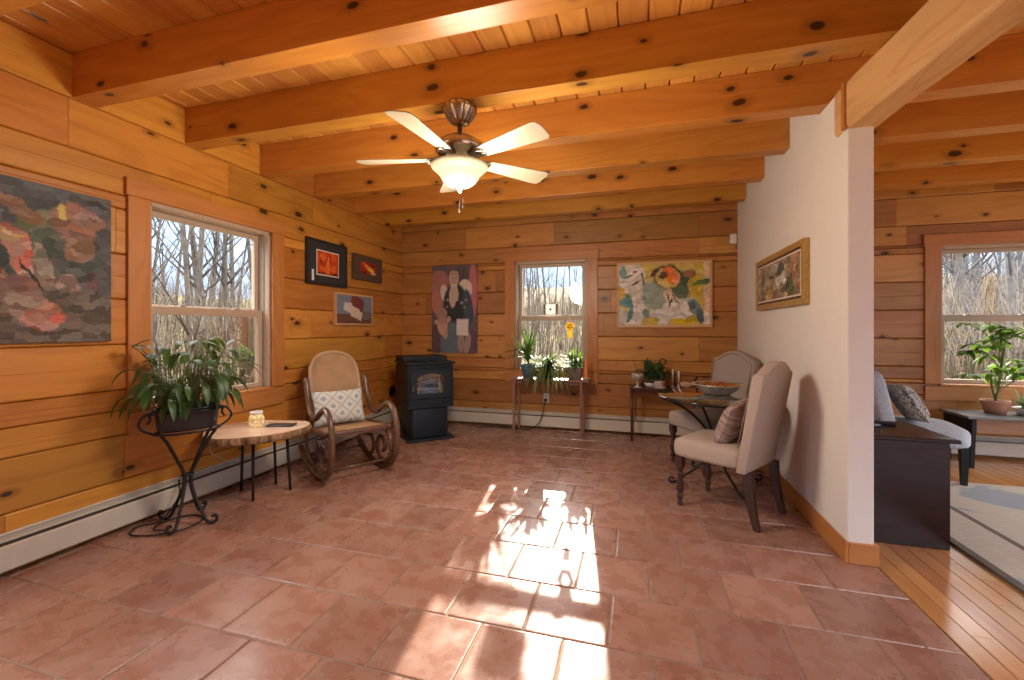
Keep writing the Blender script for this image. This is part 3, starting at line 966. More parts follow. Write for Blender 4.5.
M_art7 = painting('village landscape', (.34, .24, .13), [(.0, -.12, .6, .05, 0, (.22, .13, .07), 'b'), (-.22, .02, .09, .12, 0, (.42, .32, .20)), (.1, .03, .11, .09, 0, (.16, .14, .11)), (.18, .01, .07, .05, 20, (.62, .55, .46)), (.05, -.01, .07, .04, 0, (.56, .48, .38)), (-.2, -.1, .12, .05, 0, (.48, .25, .08)), (.3, -.07, .10, .07, 0, (.10, .13, .05)),
                                                  (.22, .08, .025, .12, 5, (.50, .38, .24)), (.4, .05, .05, .13, 0, (.40, .20, .13)), (-.35, .03, .03, .1, 0, (.24, .19, .12)), (-.05, .1, .08, .04, 0, (.45, .42, .34)), (-.4, -.08, .06, .04, 0, (.30, .29, .26)), (.2, -.12, .05, .02, 0, (.6, .45, .12)), (-.13, .03, .06, .015, 0, (.08, .06, .05)), (.33, .0, .02, .02, 0, (.05, .07, .04))], .02, 12, .18, gain=.9, patch=.45)
M_mat_dark = plain('dark umber mount board', (.075, .032, .020), .25)
picture('framed_picture', 'gilt framed landscape with white bordered image on the white wall', 'picture', (WX0, 3.765, 1.622), -PI / 2, 1.14, .43, 0.042, M_gold, M_art7, .04, .03, M_mat_dark, (.03,), M_mat_white)

mb = MB(); mb.box(-.035, .035, -.045, -.001, -.055, .055)
o = mb.build('motion_sensor', M_plastic, bevel=.012, seg=3, loc=(1.045, BY - .002, 2.235))
tag(o, 'small white sensor box high in the back corner by the white wall', 'sensor')


# ================================================================== CEILING FAN
fan = thing('ceiling_fan', 'brushed nickel ceiling fan with five cream blades and lit bowl', 'ceiling fan', (-1.0, 2.356, LEDGE + .003))
mb = MB(); mb.lathe([(.092, 0), (.100, -.014), (.097, -.034), (.080, -.062), (.058, -.092), (.045, -.106), (.014, -.112)], 28)
can = mb.build('canopy', M_nickel, fan)
mb = MB()
for k in range(14):
    a = 2 * PI * k / 14
    mb.tube([(.101 * math.cos(a), .101 * math.sin(a), -.014), (.082 * math.cos(a), .082 * math.sin(a), -.062), (.048 * math.cos(a), .048 * math.sin(a), -.104)], [.006, .006, .004], 6)
mb.build('ribs', M_nickel_d, can)
mb = MB(); mb.lathe([(.014, -.10), (.014, -.18), (.03, -.185), (.032, -.20)], 16); mb.build('downrod', M_nickel_d, fan)
mb = MB(); mb.lathe([(.03, -.185), (.056, -.193), (.112, -.210), (.139, -.230), (.146, -.250), (.144, -.270), (.128, -.287), (.085, -.297), (.085, -.325), (.07, -.335), (.07, -.348), (.02, -.35)], 32)
mb.build('motor_housing', M_nickel, fan)
for k, dg in enumerate((48, -24, -96, -168, 120)):
    M = Matrix.Rotation(math.radians(dg), 4, 'Z') @ Matrix.Translation((0, 0, -.318)) @ Matrix.Rotation(math.radians(-12), 4, 'X')
    mb = MB()
    ol = [(.185, -.045), (.30, -.056), (.585, -.074), (.606, -.066), (.618, -.03), (.612, .055), (.596, .074), (.56, .076), (.30, .056), (.185, .045)]
    mb.prism(ol, -.003, .003, 'z', M)
    bl_ = mb.build('blade', M_blade, fan, bevel=.002)
    mb = MB()
    M2 = Matrix.Rotation(math.radians(dg), 4, 'Z') @ Matrix.Translation((0, 0, -.318))
    mb.prism([(.085, -.018), (.14, -.014), (.18, -.04), (.235, -.03), (.25, 0), (.235, .03), (.18, .04), (.14, .014), (.085, .018)], .003, .009, 'z', M)
    mb.tube([(.08, 0, .012), (.12, 0, .018), (.16, 0, .010)], [.012, .009, .006], 8, M=M2)
    for s_ in (-1, 1):
        mb.tube(spline([(.13, 0, -.006), (.15, s_ * .03, -.008), (.18, s_ * .036, -.008), (.20, s_ * .015, -.008), (.18, s_ * .004, -.008)], 4), .005, 6, M=M2)
    mb.build('blade_iron', M_nickel_d, bl_)
mb = MB()
mb.lathe([(.090, -.350), (.160, -.354), (.170, -.360), (.166, -.370), (.146, -.386), (.126, -.407), (.111, -.430), (.094, -.455), (.067, -.474), (.035, -.484), (.012, -.487)], 40)
mb.build('light_bowl', M_bowl, fan)
mb = MB(); mb.lathe([(.004, -.472), (.03, -.484), (.028, -.492), (.016, -.497), (.014, -.506), (.007, -.516), (.0, -.518)], 18)
mb.build('finial', M_nickel_d, fan)
for dx, L in ((.006, .13), (.030, .105)):
    mb = MB(); mb.tube([(dx, -.02, -.49), (dx, -.02, -.49 - L)], .0011, 6); mb.lathe([(.0, -.49 - L - .02), (.005, -.49 - L - .012), (.003, -.49 - L)], 8, (dx, -.02, 0))
    mb.build('pull_chain', M_iron, fan)
fl = bpy.data.lights.new('fan_fill_light', 'POINT'); fl.energy = 16; fl.color = (1, .88, .72); fl.shadow_soft_size = .25  # fan lamp's light, added below the bowl and strengthened to fill the room
flo = bpy.data.objects.new('fan_fill_light', fl); COL.objects.link(flo); flo.location = (-1.0, 2.356, LEDGE - .62)


# ================================================================== PELLET STOVE (local front -y)
st = thing('pellet_stove', 'dark blue-black pellet stove with arched glass door in the back left corner', 'stove', (-2.367, 4.52, 0), math.radians(43.8))
mb = MB(); mb.box(-.272, .272, -.295, .295, .001, .028); mb.build('base_plate', M_stove, st, bevel=.008)
mb = MB(); mb.box(-.205, .205, -.245, .27, .028, .36); mb.build('pedestal', M_stove, st, bevel=.012, seg=3)
mb = MB()   # firebox shell with a window cut through its front
mb.box(-.262, -.245, -.27, .29, .36, .845); mb.box(.245, .262, -.27, .29, .36, .845)
mb.box(-.245, .245, .27, .29, .36, .845); mb.box(-.245, .245, -.27, .27, .36, .40); mb.box(-.245, .245, -.235, .27, .82, .845)
mb.build('body', M_stove, st, bevel=.006)
mb = MB(); mb.box(-.245, .245, -.272, -.24, .40, .46); mb.build('lower_rail', M_stove, st, bevel=.004)
mb = MB()
for k in range(9):
    a = -.23 + k * .0515
    mb.box(a, a + .036, -.2725, -.262, .800, .818)
mb.build('louvre', M_stove_d, st)
mb = MB(); mb.box(-.245, .245, -.262, -.24, .792, .845); mb.build('louvre_panel', M_stove, st)
mb = MB(); mb.box(-.278, .278, -.30, .30, .846, .872); mb.build('top_plate', M_stove, st, bevel=.008)
mb = MB(); mb.box(-.262, .262, -.06, .29, .8725, .925); mb.build('hopper_lid', M_stove, st, bevel=.008)
mb = MB()
for q in ([(-.2, -.15), (-.1, -.2), (0, -.12), (.1, -.2), (.2, -.15)], [(-.17, -.22), (-.08, -.26), (0, -.2), (.08, -.26), (.17, -.22)]):
    mb.tube(spline([(x_, y_, .878) for x_, y_ in q], 5), .007, 6)
mb.build('top_scroll', M_stove_d, st)
# door with arched window


def arch(hw, zb, zs, rise, n=12):
    return [(-hw, zb), (hw, zb)] + [(hw - 2 * hw * i / n, zs + rise * math.sin(PI * i / n) ** .8) for i in range(n + 1)]


out = arch(.236, .468, .745, .042)
inn = arch(.158, .52, .70, .045)
mb = MB()
n_ = len(out)
for d in (-.285, -.262):
    pass
vs = [(x_, -.286, z_) for x_, z_ in out] + [(x_, -.286, z_) for x_, z_ in inn] + [(x_, -.258, z_) for x_, z_ in out] + [(x_, -.258, z_) for x_, z_ in inn]
fs = []
for i in range(n_):
    j = (i + 1) % n_
    fs += [(i, j, n_ + j, n_ + i), (2 * n_ + i, 3 * n_ + i, 3 * n_ + j, 2 * n_ + j), (i, 2 * n_ + i, 2 * n_ + j, j), (n_ + i, n_ + j, 3 * n_ + j, 3 * n_ + i)]
mb.add(vs, fs)
door = mb.build('door', M_stove, st, bevel=.004)
mb = MB(); mb.add([(x_, -.268, z_) for x_, z_ in inn], [list(range(n_))]); mb.build('door_glass', M_stove_glass, door)
mb = MB(); mb.tube(spline([(-.205, -.29, .545), (-.215, -.315, .555), (-.215, -.318, .60), (-.205, -.29, .62)], 5), .006, 8); mb.build('door_handle', M_nickel_d, door)
mb = MB(); mb.box(-.245, .245, -.262, -.24, .46, .52); mb.box(-.245, -.165, -.262, -.24, .52, .79); mb.box(.165, .245, -.262, -.24, .52, .79); mb.box(-.165, .165, -.262, -.24, .752, .79)
mb.build('front_panel', M_stove, st)
mb = MB(); mb.box(-.22, .22, -.07, -.04, .42, .80); mb.box(-.22, -.20, -.23, -.07, .42, .80); mb.box(.20, .22, -.23, -.07, .42, .80); mb.box(-.2, .2, -.23, -.07, .405, .425)
mb.build('firebox_liner', M_ash, st)
mb = MB(); mb.tube([(-.13, -.15, .63), (.13, -.14, .655)], [.022, .026], 10); mb.tube([(-.1, -.12, .60), (.12, -.16, .585)], [.02, .024], 10); mb.box(-.12, .12, -.2, -.1, .425, .54)
mb.build('burn_pot', M_stove_d, st, bevel=.003)
mb = MB()
Mi = Matrix.Rotation(math.radians(-43.8), 4, 'Z')
pv = [(-.02, .285, .42), (-.02, .33, .42)]
mb.tube(pv + [tuple(Mi @ (Vector((LX + .03, 4.98, .42)) - Vector((-2.367, 4.52, 0))))], .042, 14)
mb.lathe([(.07, 0), (.075, .01), (.05, .02)], 16, M=Matrix.Translation(Mi @ (Vector((LX + .012, 4.98, .42)) - Vector((-2.367, 4.52, 0)))) @ Mi @ Matrix.Rotation(PI / 2, 4, 'Y'))
mb.build('vent_pipe', M_stove_d, st)


# ================================================================== CUSHION
def cushion(name, label, mat, w_, h_, t_, loc, rot, group=None):
    mb = MB()
    N = 18

    def f(sg):
        def g(u, v):
            a, b = u * 2 - 1, v * 2 - 1
            th = t_ * .5 * max(0, (1 - a ** 4) * (1 - b ** 4)) ** .55
            pin = 1 - .07 * (1 - abs(a) ** 2) * abs(b) ** 3
            pin2 = 1 - .07 * (1 - abs(b) ** 2) * abs(a) ** 3
            return (a * w_ / 2 * pin2, sg * th, b * h_ / 2 * pin)
        return g
    mb.grid(f(-1), N, N); mb.grid(f(1), N, N)
    o = mb.build(name, mat)
    o.location = loc
    o.rotation_euler = rot
    return tag(o, label, 'cushion', group)


# ================================================================== ROCKING CHAIR (local front -y)
rk = thing('rocking_chair', 'bentwood rocking chair with cane back and scrolling rockers', 'rocking chair', (-2.435, 3.225, 0), math.radians(56))
side = [(.30, .80), (.23, .62), (.13, .50), (.0, .485), (-.12, .545), (-.24, .595), (-.345, .565), (-.42, .45), (-.435, .32), (-.40, .18), (-.30, .08), (-.15, .032), (.02, .024), (.20, .040), (.36, .09), (.47, .16)]
scroll = [(.14, .375), (-.06, .365), (-.20, .375), (-.31, .34), (-.36, .24), (-.315, .13), (-.21, .085), (-.10, .115), (-.055, .20), (-.11, .28), (-.20, .275), (-.235, .21), (-.185, .165)]
inner = [(.28, .50), (.36, .36), (.34, .20), (.24, .10), (.10, .08), (.02, .16), (.06, .25), (.15, .25)]
for sx in (-1, 1):
    x_ = sx * .265
    mb = MB(); mb.tube(spline([(x_, a, b) for a, b in side], 6), .024, 10); mb.build('rocker_arm', M_bent, rk)
    mb = MB(); mb.tube(spline([(x_ * .93, a, b) for a, b in scroll], 6), .018, 9); mb.build('scroll', M_bent, rk)
    mb = MB(); mb.tube(spline([(x_ * .93, a, b) for a, b in inner], 6), .017, 9); mb.build('rear_scroll', M_bent, rk)
# seat
mb = MB()
seat_ol = [(-.235, -.30), (.235, -.30), (.25, -.28), (.215, .20), (-.215, .20), (-.25, -.28)]
n_ = 6
so = [(x_, y_, .405 - (y_ + .3) * .06) for x_, y_ in seat_ol]
mb.tube([Vector(p) for p in spline(so, 5, True)], .021, 10, True)
sf = mb.build('seat_frame', M_bent, rk)
mb = MB(); mb.add([(x_ * .97, y_ * .97, .410 - (y_ + .3) * .06) for x_, y_ in seat_ol] + [(x_ * .97, y_ * .97, .398 - (y_ + .3) * .06) for x_, y_ in seat_ol], [list(range(6)), list(range(11, 5, -1))]); mb.build('cane_seat', M_cane, rk)
mb = MB(); mb.box(-.235, .235, -.318, -.285, .375, .422); mb.build('front_rail', M_bent, rk, bevel=.008)
# back


def bk(z): return .20 + (z - .40) * .36


bo = [(-.205, .40), (-.212, .62), (-.215, .80), (-.195, .91), (-.12, .995), (0, 1.018), (.12, .995), (.195, .91), (.215, .80), (.212, .62), (.205, .40)]
bs = spline([(x_, bk(z_), z_) for x_, z_ in bo], 5)
mb = MB(); mb.tube(bs, .019, 10); mb.tube([(-.2, bk(.43), .43), (.2, bk(.43), .43)], .016, 8)
mb.build('back_frame', M_tan, rk)
mb = MB()
for off in (-.006, .006):
    mb.add([(p.x * .97, p.y + off, p.z - .004) for p in bs], [list(range(len(bs)))])
mb.build('cane_back', M_cane, rk)
for (y_, z_) in ((-.24, .10), (.30, .115), (.05, .30)):
    mb = MB(); mb.tube([(-.26, y_, z_), (.26, y_, z_)], .012, 8); mb.build('stretcher', M_bent, rk)
th = math.radians(56)
fr = Vector((math.sin(th), -math.cos(th), 0))
cp = Vector((-2.435, 3.225, 0)) - fr * .125
cushion('cushion', 'white cushion with blue diamond pattern on the rocking chair', M_cush, .45, .31, .14, (cp.x - .03, cp.y - .01, .54), (math.radians(-20), 0, th))


# ================================================================== DINING CHAIRS (local front -y)
def camel(hw, zb, zt, rise, n=16):
    pts = [(-hw, zb), (hw, zb), (hw, zt - .02), (hw - .012, zt)]
    for i in range(n + 1):
        u = 1 - 2 * i / n
        pts.append((u * (hw - .05), zt + .004 + rise * (math.cos(u * PI / 2) ** .9 if abs(u) < 1 else 0)))
    return pts + [(-hw + .012, zt), (-hw, zt - .02)]


def lean(z): return .17 + max(0, z - .40) * .20


def dining_chair(label, fabric):
    r = thing('dining_chair', label, 'chair', group=None)
    mb = MB()

    def se(u, v):
        a = u * 2 * PI
        ph = (v - .5) * PI
        ca, sa = math.cos(a), math.sin(a)
        q = lambda c, e: math.copysign(abs(c) ** e, c)
        cp_, spp = q(math.cos(ph), .25), q(math.sin(ph), .42)
        x_, y_ = q(ca, .28) * cp_, q(sa, .28) * cp_
        return (x_ * .245 * (1 - .04 * y_), y_ * .245 - .015, .41 + spp * .068 + (.012 * (1 - x_ * x_) * (1 - y_ * y_) if spp > 0 else 0))
    mb.grid(se, 48, 20, wrap=True)
    mb.build('seat', fabric, r)
    mb = MB()
    ol = camel(.243, .335, .965, .07)
    vs = []
    T = .072
    for d in (0, T):
        vs += [(x_, lean(z_) + d + (.012 if d == 0 and z_ < .5 else 0), z_) for x_, z_ in ol]
    n_ = len(ol)
    fs = [list(range(n_)), list(range(2 * n_ - 1, n_ - 1, -1))] + [[i, n_ + i, n_ + (i + 1) % n_, (i + 1) % n_] for i in range(n_)]
    mb.add(vs, fs, True)
    b = mb.build('backrest', fabric, r, bevel=.011, seg=3, angle=40)
    mb = MB()
    oi = camel(.222, .49, .942, .068)
    mb.tube([(x_, lean(z_) - .001, z_) for x_, z_ in oi[1:] + oi[:1]], .0045, 6)
    mb.build('welt', M_piping, b)
    for sx in (-1, 1):
        mb = MB()
        mb.box(sx * .205 - .026, sx * .205 + .026, -.235, -.183, .275, .345)
        mb.lathe([(.013, 0), (.018, .008), (.016, .03), (.012, .04), (.019, .05), (.022, .065), (.016, .08), (.014, .09), (.023, .105), (.025, .13), (.022, .165), (.017, .20), (.016, .215), (.024, .228), (.017, .24), (.024, .255), (.024, .278)], 14, (sx * .205, -.209, .001))
        mb.build('front_leg', M_leg, r, bevel=.002)
        mb = MB()
        pts = [(sx * .205, .245, .345), (sx * .206, .252, .24), (sx * .208, .268, .12), (sx * .211, .300, .001)]
        for i in range(3):
            pass
        sw = [.022, .021, .018, .015]
        vs = []
        for (px_, py_, pz_), s_ in zip(pts, sw):
            vs += [(px_ - s_, py_ - s_ * 1.3, pz_), (px_ + s_, py_ - s_ * 1.3, pz_), (px_ + s_, py_ + s_ * 1.3, pz_), (px_ - s_, py_ + s_ * 1.3, pz_)]
        fs = [(0, 1, 2, 3), (15, 14, 13, 12)]
        for i in range(3):
            for k in range(4):
                l = (k + 1) % 4
                fs.append((i * 4 + k, i * 4 + l, i * 4 + 4 + l, i * 4 + 4 + k))
        mb.add(vs, fs)
        mb.build('rear_leg', M_leg, r, bevel=.003)
    return r


c1 = dining_chair('beige upholstered dining chair with arched back seen from behind, nearest the camera', M_linen)
c1.location = (.594, 3.283, 0); c1.rotation_euler.z = math.radians(-124.5)
c2 = dup(c1, (.63, 4.22, 0), math.radians(-57), 'greige upholstered dining chair behind the round glass table, against the white wall')
for ch in c2.children:
    if ch.name.split('.')[0] in ('seat', 'backrest'):
        ch.data = ch.data.copy(); ch.data.materials.clear(); ch.data.materials.append(M_linen2)
th = math.radians(-124.5)
fr = Vector((math.sin(th), -math.cos(th), 0))
lat = Vector((math.cos(th), math.sin(th), 0))
cp = Vector((.594, 3.283, 0)) - fr * .085 + lat * .03
cushion('cushion', 'dusky striped cushion leaning on the nearest beige dining chair', M_cush2, .34, .30, .13, (cp.x, cp.y, .615), (math.radians(-24), math.radians(8), th))


# ================================================================== ROUND GLASS TABLE
TC = (.63, 3.79)
tb = thing('round_table', 'round smoked glass table on black wrought iron base between the dining chairs', 'table', (TC[0], TC[1], 0))
mb = MB(); mb.lathe([(.0, .690), (.440, .690), (.447, .694), (.447, .698), (.440, .702), (.0, .702)], 64, cap=False); mb.build('glass_top', M_table_glass, tb)
mb = MB(); mb.tube([(.43 * math.cos(2 * PI * k / 48), .43 * math.sin(2 * PI * k / 48), .681) for k in range(48)], .0075, 8, True)
mb.build('rim_hoop', M_iron, tb)
for k in range(4):
    a = math.radians(20 + 90 * k)
    ca, sa = math.cos(a), math.sin(a)
    q = [(.425, .680), (.36, .655), (.24, .59), (.13, .49), (.065, .40), (.05, .33), (.06, .25), (.14, .14), (.25, .07), (.335, .018), (.375, .014), (.39, .035), (.375, .052), (.355, .042)]
    mb = MB(); mb.tube(spline([(r_ * ca, r_ * sa, z_) for r_, z_ in q], 5), .0095, 8)
    mb.build('leg', M_iron, tb)
mb = MB()
for z_, r_ in ((.33, .056), (.40, .07)):
    mb.tube([(r_ * math.cos(2 * PI * k / 20), r_ * math.sin(2 * PI * k / 20), z_) for k in range(20)], .006, 8, True)
mb.build('collar', M_iron, tb)
bw = thing('bowl', 'wide silver bowl with amber inside on the round glass table', 'bowl', (.66, 3.90, .7025))
mb = MB(); mb.lathe([(.0, .006), (.085, .004), (.095, .0), (.105, .006), (.14, .03), (.178, .072), (.196, .08), (.195, .085), (.175, .079)], 40, cap=False); mb.build('shell', M_silver, bw)
mb = MB(); mb.lathe([(.176, .078), (.138, .038), (.10, .014), (.0, .012)], 40, cap=False); mb.build('lining', M_copper, bw)

# ================================================================== CONSOLE by the back wall
cs = thing('console_table', 'dark wood console table along the back wall behind the glass table', 'table', (0, 0, 0))
mb = MB(); mb.box(-.06, .66, 4.90, 5.165, .565, .59); mb.build('tabletop', M_console, cs, bevel=.004)
mb = MB(); mb.box(-.035, .635, 4.925, 4.94, .525, .565); mb.box(-.035, .635, 5.125, 5.14, .525, .565); mb.build('apron', M_console, cs)
for x_ in (-.045, .625):
    for y_ in (4.915, 5.13):
        mb = MB(); mb.tube([(x_ + .01, y_ + .01, .001), (x_ + .01, y_ + .01, .565)], [.011, .018], 8); mb.build('leg', M_console, cs)


def pot_plant(name, label, cat, loc, prof, potmat, leaves, leafm, soil_z, soil_r, stems=None, saucer=None, kind_pot='pot'):
    r = thing(name, label, cat, loc)
    mb = MB(); mb.lathe(prof, 28); p = mb.build(kind_pot, potmat, r)
    mb = MB(); mb.lathe([(0, soil_z), (soil_r, soil_z)], 24, cap=False); mb.build('soil', M_soil, p)
    if saucer:
        mb = MB(); mb.lathe(saucer, 28, cap=False); mb.build('saucer', M_whitepot, r)
    mb = MB(); leaves(mb); mb.build('foliage', leafm, r)
    if stems:
        mb = MB(); stems(mb); mb.build('stem', M_stem, r)
    return r


CT = .5905
r = thing('goblet', 'silvery footed goblet holding a dried sprig at the console\'s left end', 'goblet', (.03, 4.955, CT))
mb = MB(); mb.lathe([(.0, .0), (.045, .0), (.047, .006), (.02, .012), (.01, .025), (.014, .045), (.009, .06), (.012, .075), (.04, .085), (.062, .11), (.068, .14), (.066, .155), (.062, .155), (.060, .125), (.035, .095), (.0, .09)], 28, cap=False)
mb.build('cup', M_silver, r)
mb = MB()
for k in range(7):
    a = R.uniform(0, 2 * PI)
    mb.tube([(0, 0, .1), (.02 * math.cos(a), .02 * math.sin(a), .18), (.05 * math.cos(a), .05 * math.sin(a), R.uniform(.25, .33))], .0018, 5)
mb.build('dried_sprig', M_bark_pot, r)


def bush(n, L, W, spread, h0, droop=1.2, seed=1):
    def f(mb):
        q = random.Random(seed)
        for k in range(n):
            az = q.uniform(0, 2 * PI)
            el = q.uniform(.1, 1.35)
            b = (q.uniform(-1, 1) * spread, q.uniform(-1, 1) * spread, h0 + q.uniform(0, .6) * L)
            mb.leaf(b, az, el, L * q.uniform(.6, 1.15), W * q.uniform(.7, 1.2), droop * q.uniform(.5, 1.4), 5)
    return f


def stems(n, h, sp_, z0, seed=2, rr=.003):
    def f(mb):
        q = random.Random(seed)
        for k in range(n):
            a = q.uniform(0, 2 * PI); b = q.uniform(.2, 1) * sp_
            mb.tube(spline([(0, 0, z0), (b * .4 * math.cos(a), b * .4 * math.sin(a), z0 + h * .5), (b * math.cos(a), b * math.sin(a), z0 + h * q.uniform(.7, 1.05))], 3), rr, 5)
    return f


SAU = [(0, .0), (.055, .0), (.075, .016), (.073, .018), (.052, .005), (0, .005)]
pot_plant('potted_plant', 'dark bushy plant in a low white dish beside the goblet', 'plant', (.165, 5.03, CT), [(.045, .0), (.065, .03), (.07, .05), (.064, .05), (.05, .02), (0, .02)], M_whitepot,
          bush(70, .17, .04, .06, .09, .9, 4), M_leaf5, .042, .062, stems(8, .16, .08, .04))
pot_plant('potted_plant', 'small green plant in a pale pink pot on a saucer at the console\'s front', 'plant', (.255, 4.955, CT), [(.0, .004), (.045, .004), (.058, .07), (.062, .085), (.055, .085), (.05, .06), (0, .06)], M_pinkpot,
          bush(60, .14, .034, .045, .10, 1.1, 5), M_leaf5, .072, .053, stems(7, .12, .07, .06), SAU)
r = thing('wire_ornament', 'dark wire ornament with a ring on top standing behind the console plants', 'ornament', (.30, 5.09, CT))
mb = MB(); mb.lathe([(0, 0), (.035, 0), (.035, .01), (.008, .016)], 16); mb.build('base', M_iron, r)
mb = MB(); mb.tube([(0, 0, .01), (0, 0, .25)], .005, 8); mb.tube([(.032 * math.cos(2 * PI * k / 20), 0, .282 + .032 * math.sin(2 * PI * k / 20)) for k in range(20)], .006, 8, True); mb.build('ring_stem', M_iron, r)
for i, (x_, h_, lb) in enumerate(((.40, .20, 'left of the two slim pale candles on the console'), (.465, .185, 'right of the two slim pale candles on the console'))):
    r = thing('candlestick', lb, 'candlestick', (x_, 5.06, CT), group='slim pale candles')
    mb = MB(); mb.lathe([(0, 0), (.026, 0), (.026, .008), (.009, .016), (.012, .03), (.008, .045), (.014, .055), (.014, .062), (0, .062)], 16); mb.build('holder', M_silver, r)
    mb = MB(); mb.lathe([(.0105, .06), (.0105, h_), (.004, h_ + .004), (.0, h_ + .004)], 14); mb.build('candle', M_plastic, r)
    mb = MB(); mb.tube([(0, 0, h_), (0, .001, h_ + .012)], .001, 5); mb.build('wick', M_iron, r)
r = thing('carved_bird', 'pale carved wooden bird with dark tail on the console beside the bowl', 'figurine', (.545, 5.00, CT), math.radians(15))
mb = MB(); mb.tube(spline([(-.075, 0, .045), (-.06, 0, .05), (-.03, 0, .045), (.02, 0, .04), (.06, 0, .05), (.085, 0, .062)], 4), [.006, .016, .021, .022, .023, .024, .028, .031, .033, .034, .034, .032, .03, .027, .023, .02, .018, .015, .011, .007, .003], 12, flat=.8); mb.lathe([(.02, 0), (.022, .004), (.006, .02)], 12)
mb.build('body', M_skin, r)
mb = MB(); mb.tube([(.06, 0, .055), (.10, 0, .11), (.105, 0, .14)], [.008, .014, .004], 8, flat=.5); mb.build('tail', M_iron, r)

# ================================================================== PLANT BENCH by the back window
bt = thing('plant_bench', 'narrow reddish wooden bench under the back window full of plants', 'bench', (0, 0, 0))
mb = MB(); mb.box(-1.43, -.50, 4.86, 5.16, .633, .655); mb.build('tabletop', M_bench, bt, bevel=.004)
for x_ in (-1.385, -.59):
    for y_ in (4.90, 5.13):
        mb = MB(); mb.box(x_ - .014, x_ + .014, y_ - .014, y_ + .014, .001, .632); mb.build('leg', M_bench, bt, bevel=.003)
mb = MB(); mb.box(-1.371, -.604, 4.905, 4.917, .595, .632); mb.build('apron', M_bench, bt)
BT = .6555


def dracaena(mb):
    q = random.Random(12)
    for k in range(46):
        az = q.uniform(0, 2 * PI); el = q.uniform(.15, 1.45)
        if math.sin(az) * math.cos(el) > .35: az = -az
        mb.leaf((q.uniform(-.01, .01), q.uniform(-.01, .01), .17 + q.uniform(0, .14)), az, el, q.uniform(.30, .46), .032, q.uniform(.2, .9), 7, .3, .5)


pot_plant('dracaena', 'spiky dracaena in a blue pot at the left end of the plant bench', 'plant', (-1.235, 5.01, BT), [(0, 0), (.062, 0), (.078, .07), (.088, .15), (.09, .165), (.08, .165), (.07, .12), (0, .12)], M_bluepot,
          dracaena, M_leaf2, .15, .078, lambda mb: mb.tube([(0, 0, .12), (.003, 0, .32)], [.013, .009], 8))


def spider(mb):
    q = random.Random(21)
    for k in range(110):
        az = q.uniform(0, 2 * PI); el = q.uniform(.3, 1.3)
        L = q.uniform(.30, .52)
        if math.sin(az) > .3: az = -az
        mb.leaf((q.uniform(-.02, .02), q.uniform(-.02, .02), .10), az if q.random() > .35 else q.uniform(-2.6, -.5), el, L, .02, q.uniform(1.3, 2.7), 9, .35, .5)


pot_plant('spider_plant', 'striped spider plant spilling over the front of the plant bench', 'plant', (-.985, 5.00, BT), [(0, 0), (.055, 0), (.072, .09), (.075, .105), (.066, .105), (.06, .08), (0, .08)], M_greypot,
          spider, M_leaf3, .095, .066)
r = thing('potted_plant', 'leafy green plant in a square brown planter on the plant bench', 'plant', (-.68, 5.03, BT))
mb = MB()
vs = [(-.07, -.055, 0), (.07, -.055, 0), (.07, .055, 0), (-.07, .055, 0), (-.09, -.07, .13), (.09, -.07, .13), (.09, .07, .13), (-.09, .07, .13), (-.08, -.06, .13), (.08, -.06, .13), (.08, .06, .13), (-.08, .06, .13), (-.078, -.058, .11), (.078, -.058, .11), (.078, .058, .11), (-.078, .058, .11)]
fs = [(3, 2, 1, 0), (12, 13, 14, 15)]
for l0 in (0, 4, 8):
    for k in range(4):
        l = (k + 1) % 4
        fs.append((l0 + k, l0 + l, l0 + 4 + l, l0 + 4 + k))
mb.add(vs, fs); mb.build('planter', M_greypot, r, bevel=.002)
mb = MB(); bush(70, .13, .03, .075, .12, 1.2, 9)(mb); bush(30, .16, .03, .06, .16, .8, 10)(mb); mb.build('foliage', M_leaf4, r)
mb = MB(); stems(14, .2, .09, .11, 3)(mb); mb.build('stem', M_stem, r)
r = thing('potted_plant', 'low yellow-green plant in a small dark pot between dracaena and spider plant', 'plant', (-1.09, 5.10, BT))
mb = MB(); mb.lathe([(0, 0), (.045, 0), (.058, .08), (.052, .08), (.046, .06), (0, .06)], 22); mb.build('pot', M_stove_d, r)
mb = MB(); bush(50, .11, .022, .05, .08, 1.1, 14)(mb); mb.build('foliage', M_leaf4, r)
r = thing('candle', 'tall orange tapered candle in a dish at the right end of the bench', 'candle', (-.545, 4.99, BT))
mb = MB(); mb.lathe([(0, .004), (.03, .0), (.05, .012), (.048, .014), (.03, .006), (0, .006)], 22, cap=False); mb.build('dish', M_whitepot, r)
mb = MB(); mb.lathe([(.026, .006), (.026, .02), (.020, .12), (.012, .24), (.004, .31), (0, .312)], 16); mb.build('wax', M_candle, r)
mb = MB(); mb.tube([(0, 0, .31), (.001, 0, .325)], .0012, 5); mb.build('wick', M_iron, r)

# outlet, plug and cord
r = thing('wall_outlet', 'white wall outlet under the plant bench', 'outlet', (-1.065, BY, .378))
mb = MB(); mb.box(-.035, .035, -.007, -.001, -.057, .057); mb.build('plate', M_plastic, r, bevel=.003)
for dz in (-.022, .022):
    mb = MB(); mb.box(-.016, .016, -.0085, -.007, dz - .014, dz + .014); mb.build('socket', M_heater, r, bevel=.002)
mb = MB()
mb.tube(spline([(-1.065, BY - .035, .36), (-1.07, BY - .06, .33), (-1.09, 5.16, .20), (-1.14, 5.13, .08), (-1.25, 5.10, .012), (-1.42, 5.10, .008), (-1.7, 5.12, .008), (-1.88, 5.05, .008)], 7), .006, 8)
o = mb.build('power_cord', M_cord_b)
tag(o, 'dark cord hanging from the wall outlet down behind the bench', 'cord')
mb = MB(); mb.box(-1.083, -1.047, BY - .045, BY - .009, .338, .374); p_ = mb.build('plug', M_cord_b, o, bevel=.004)

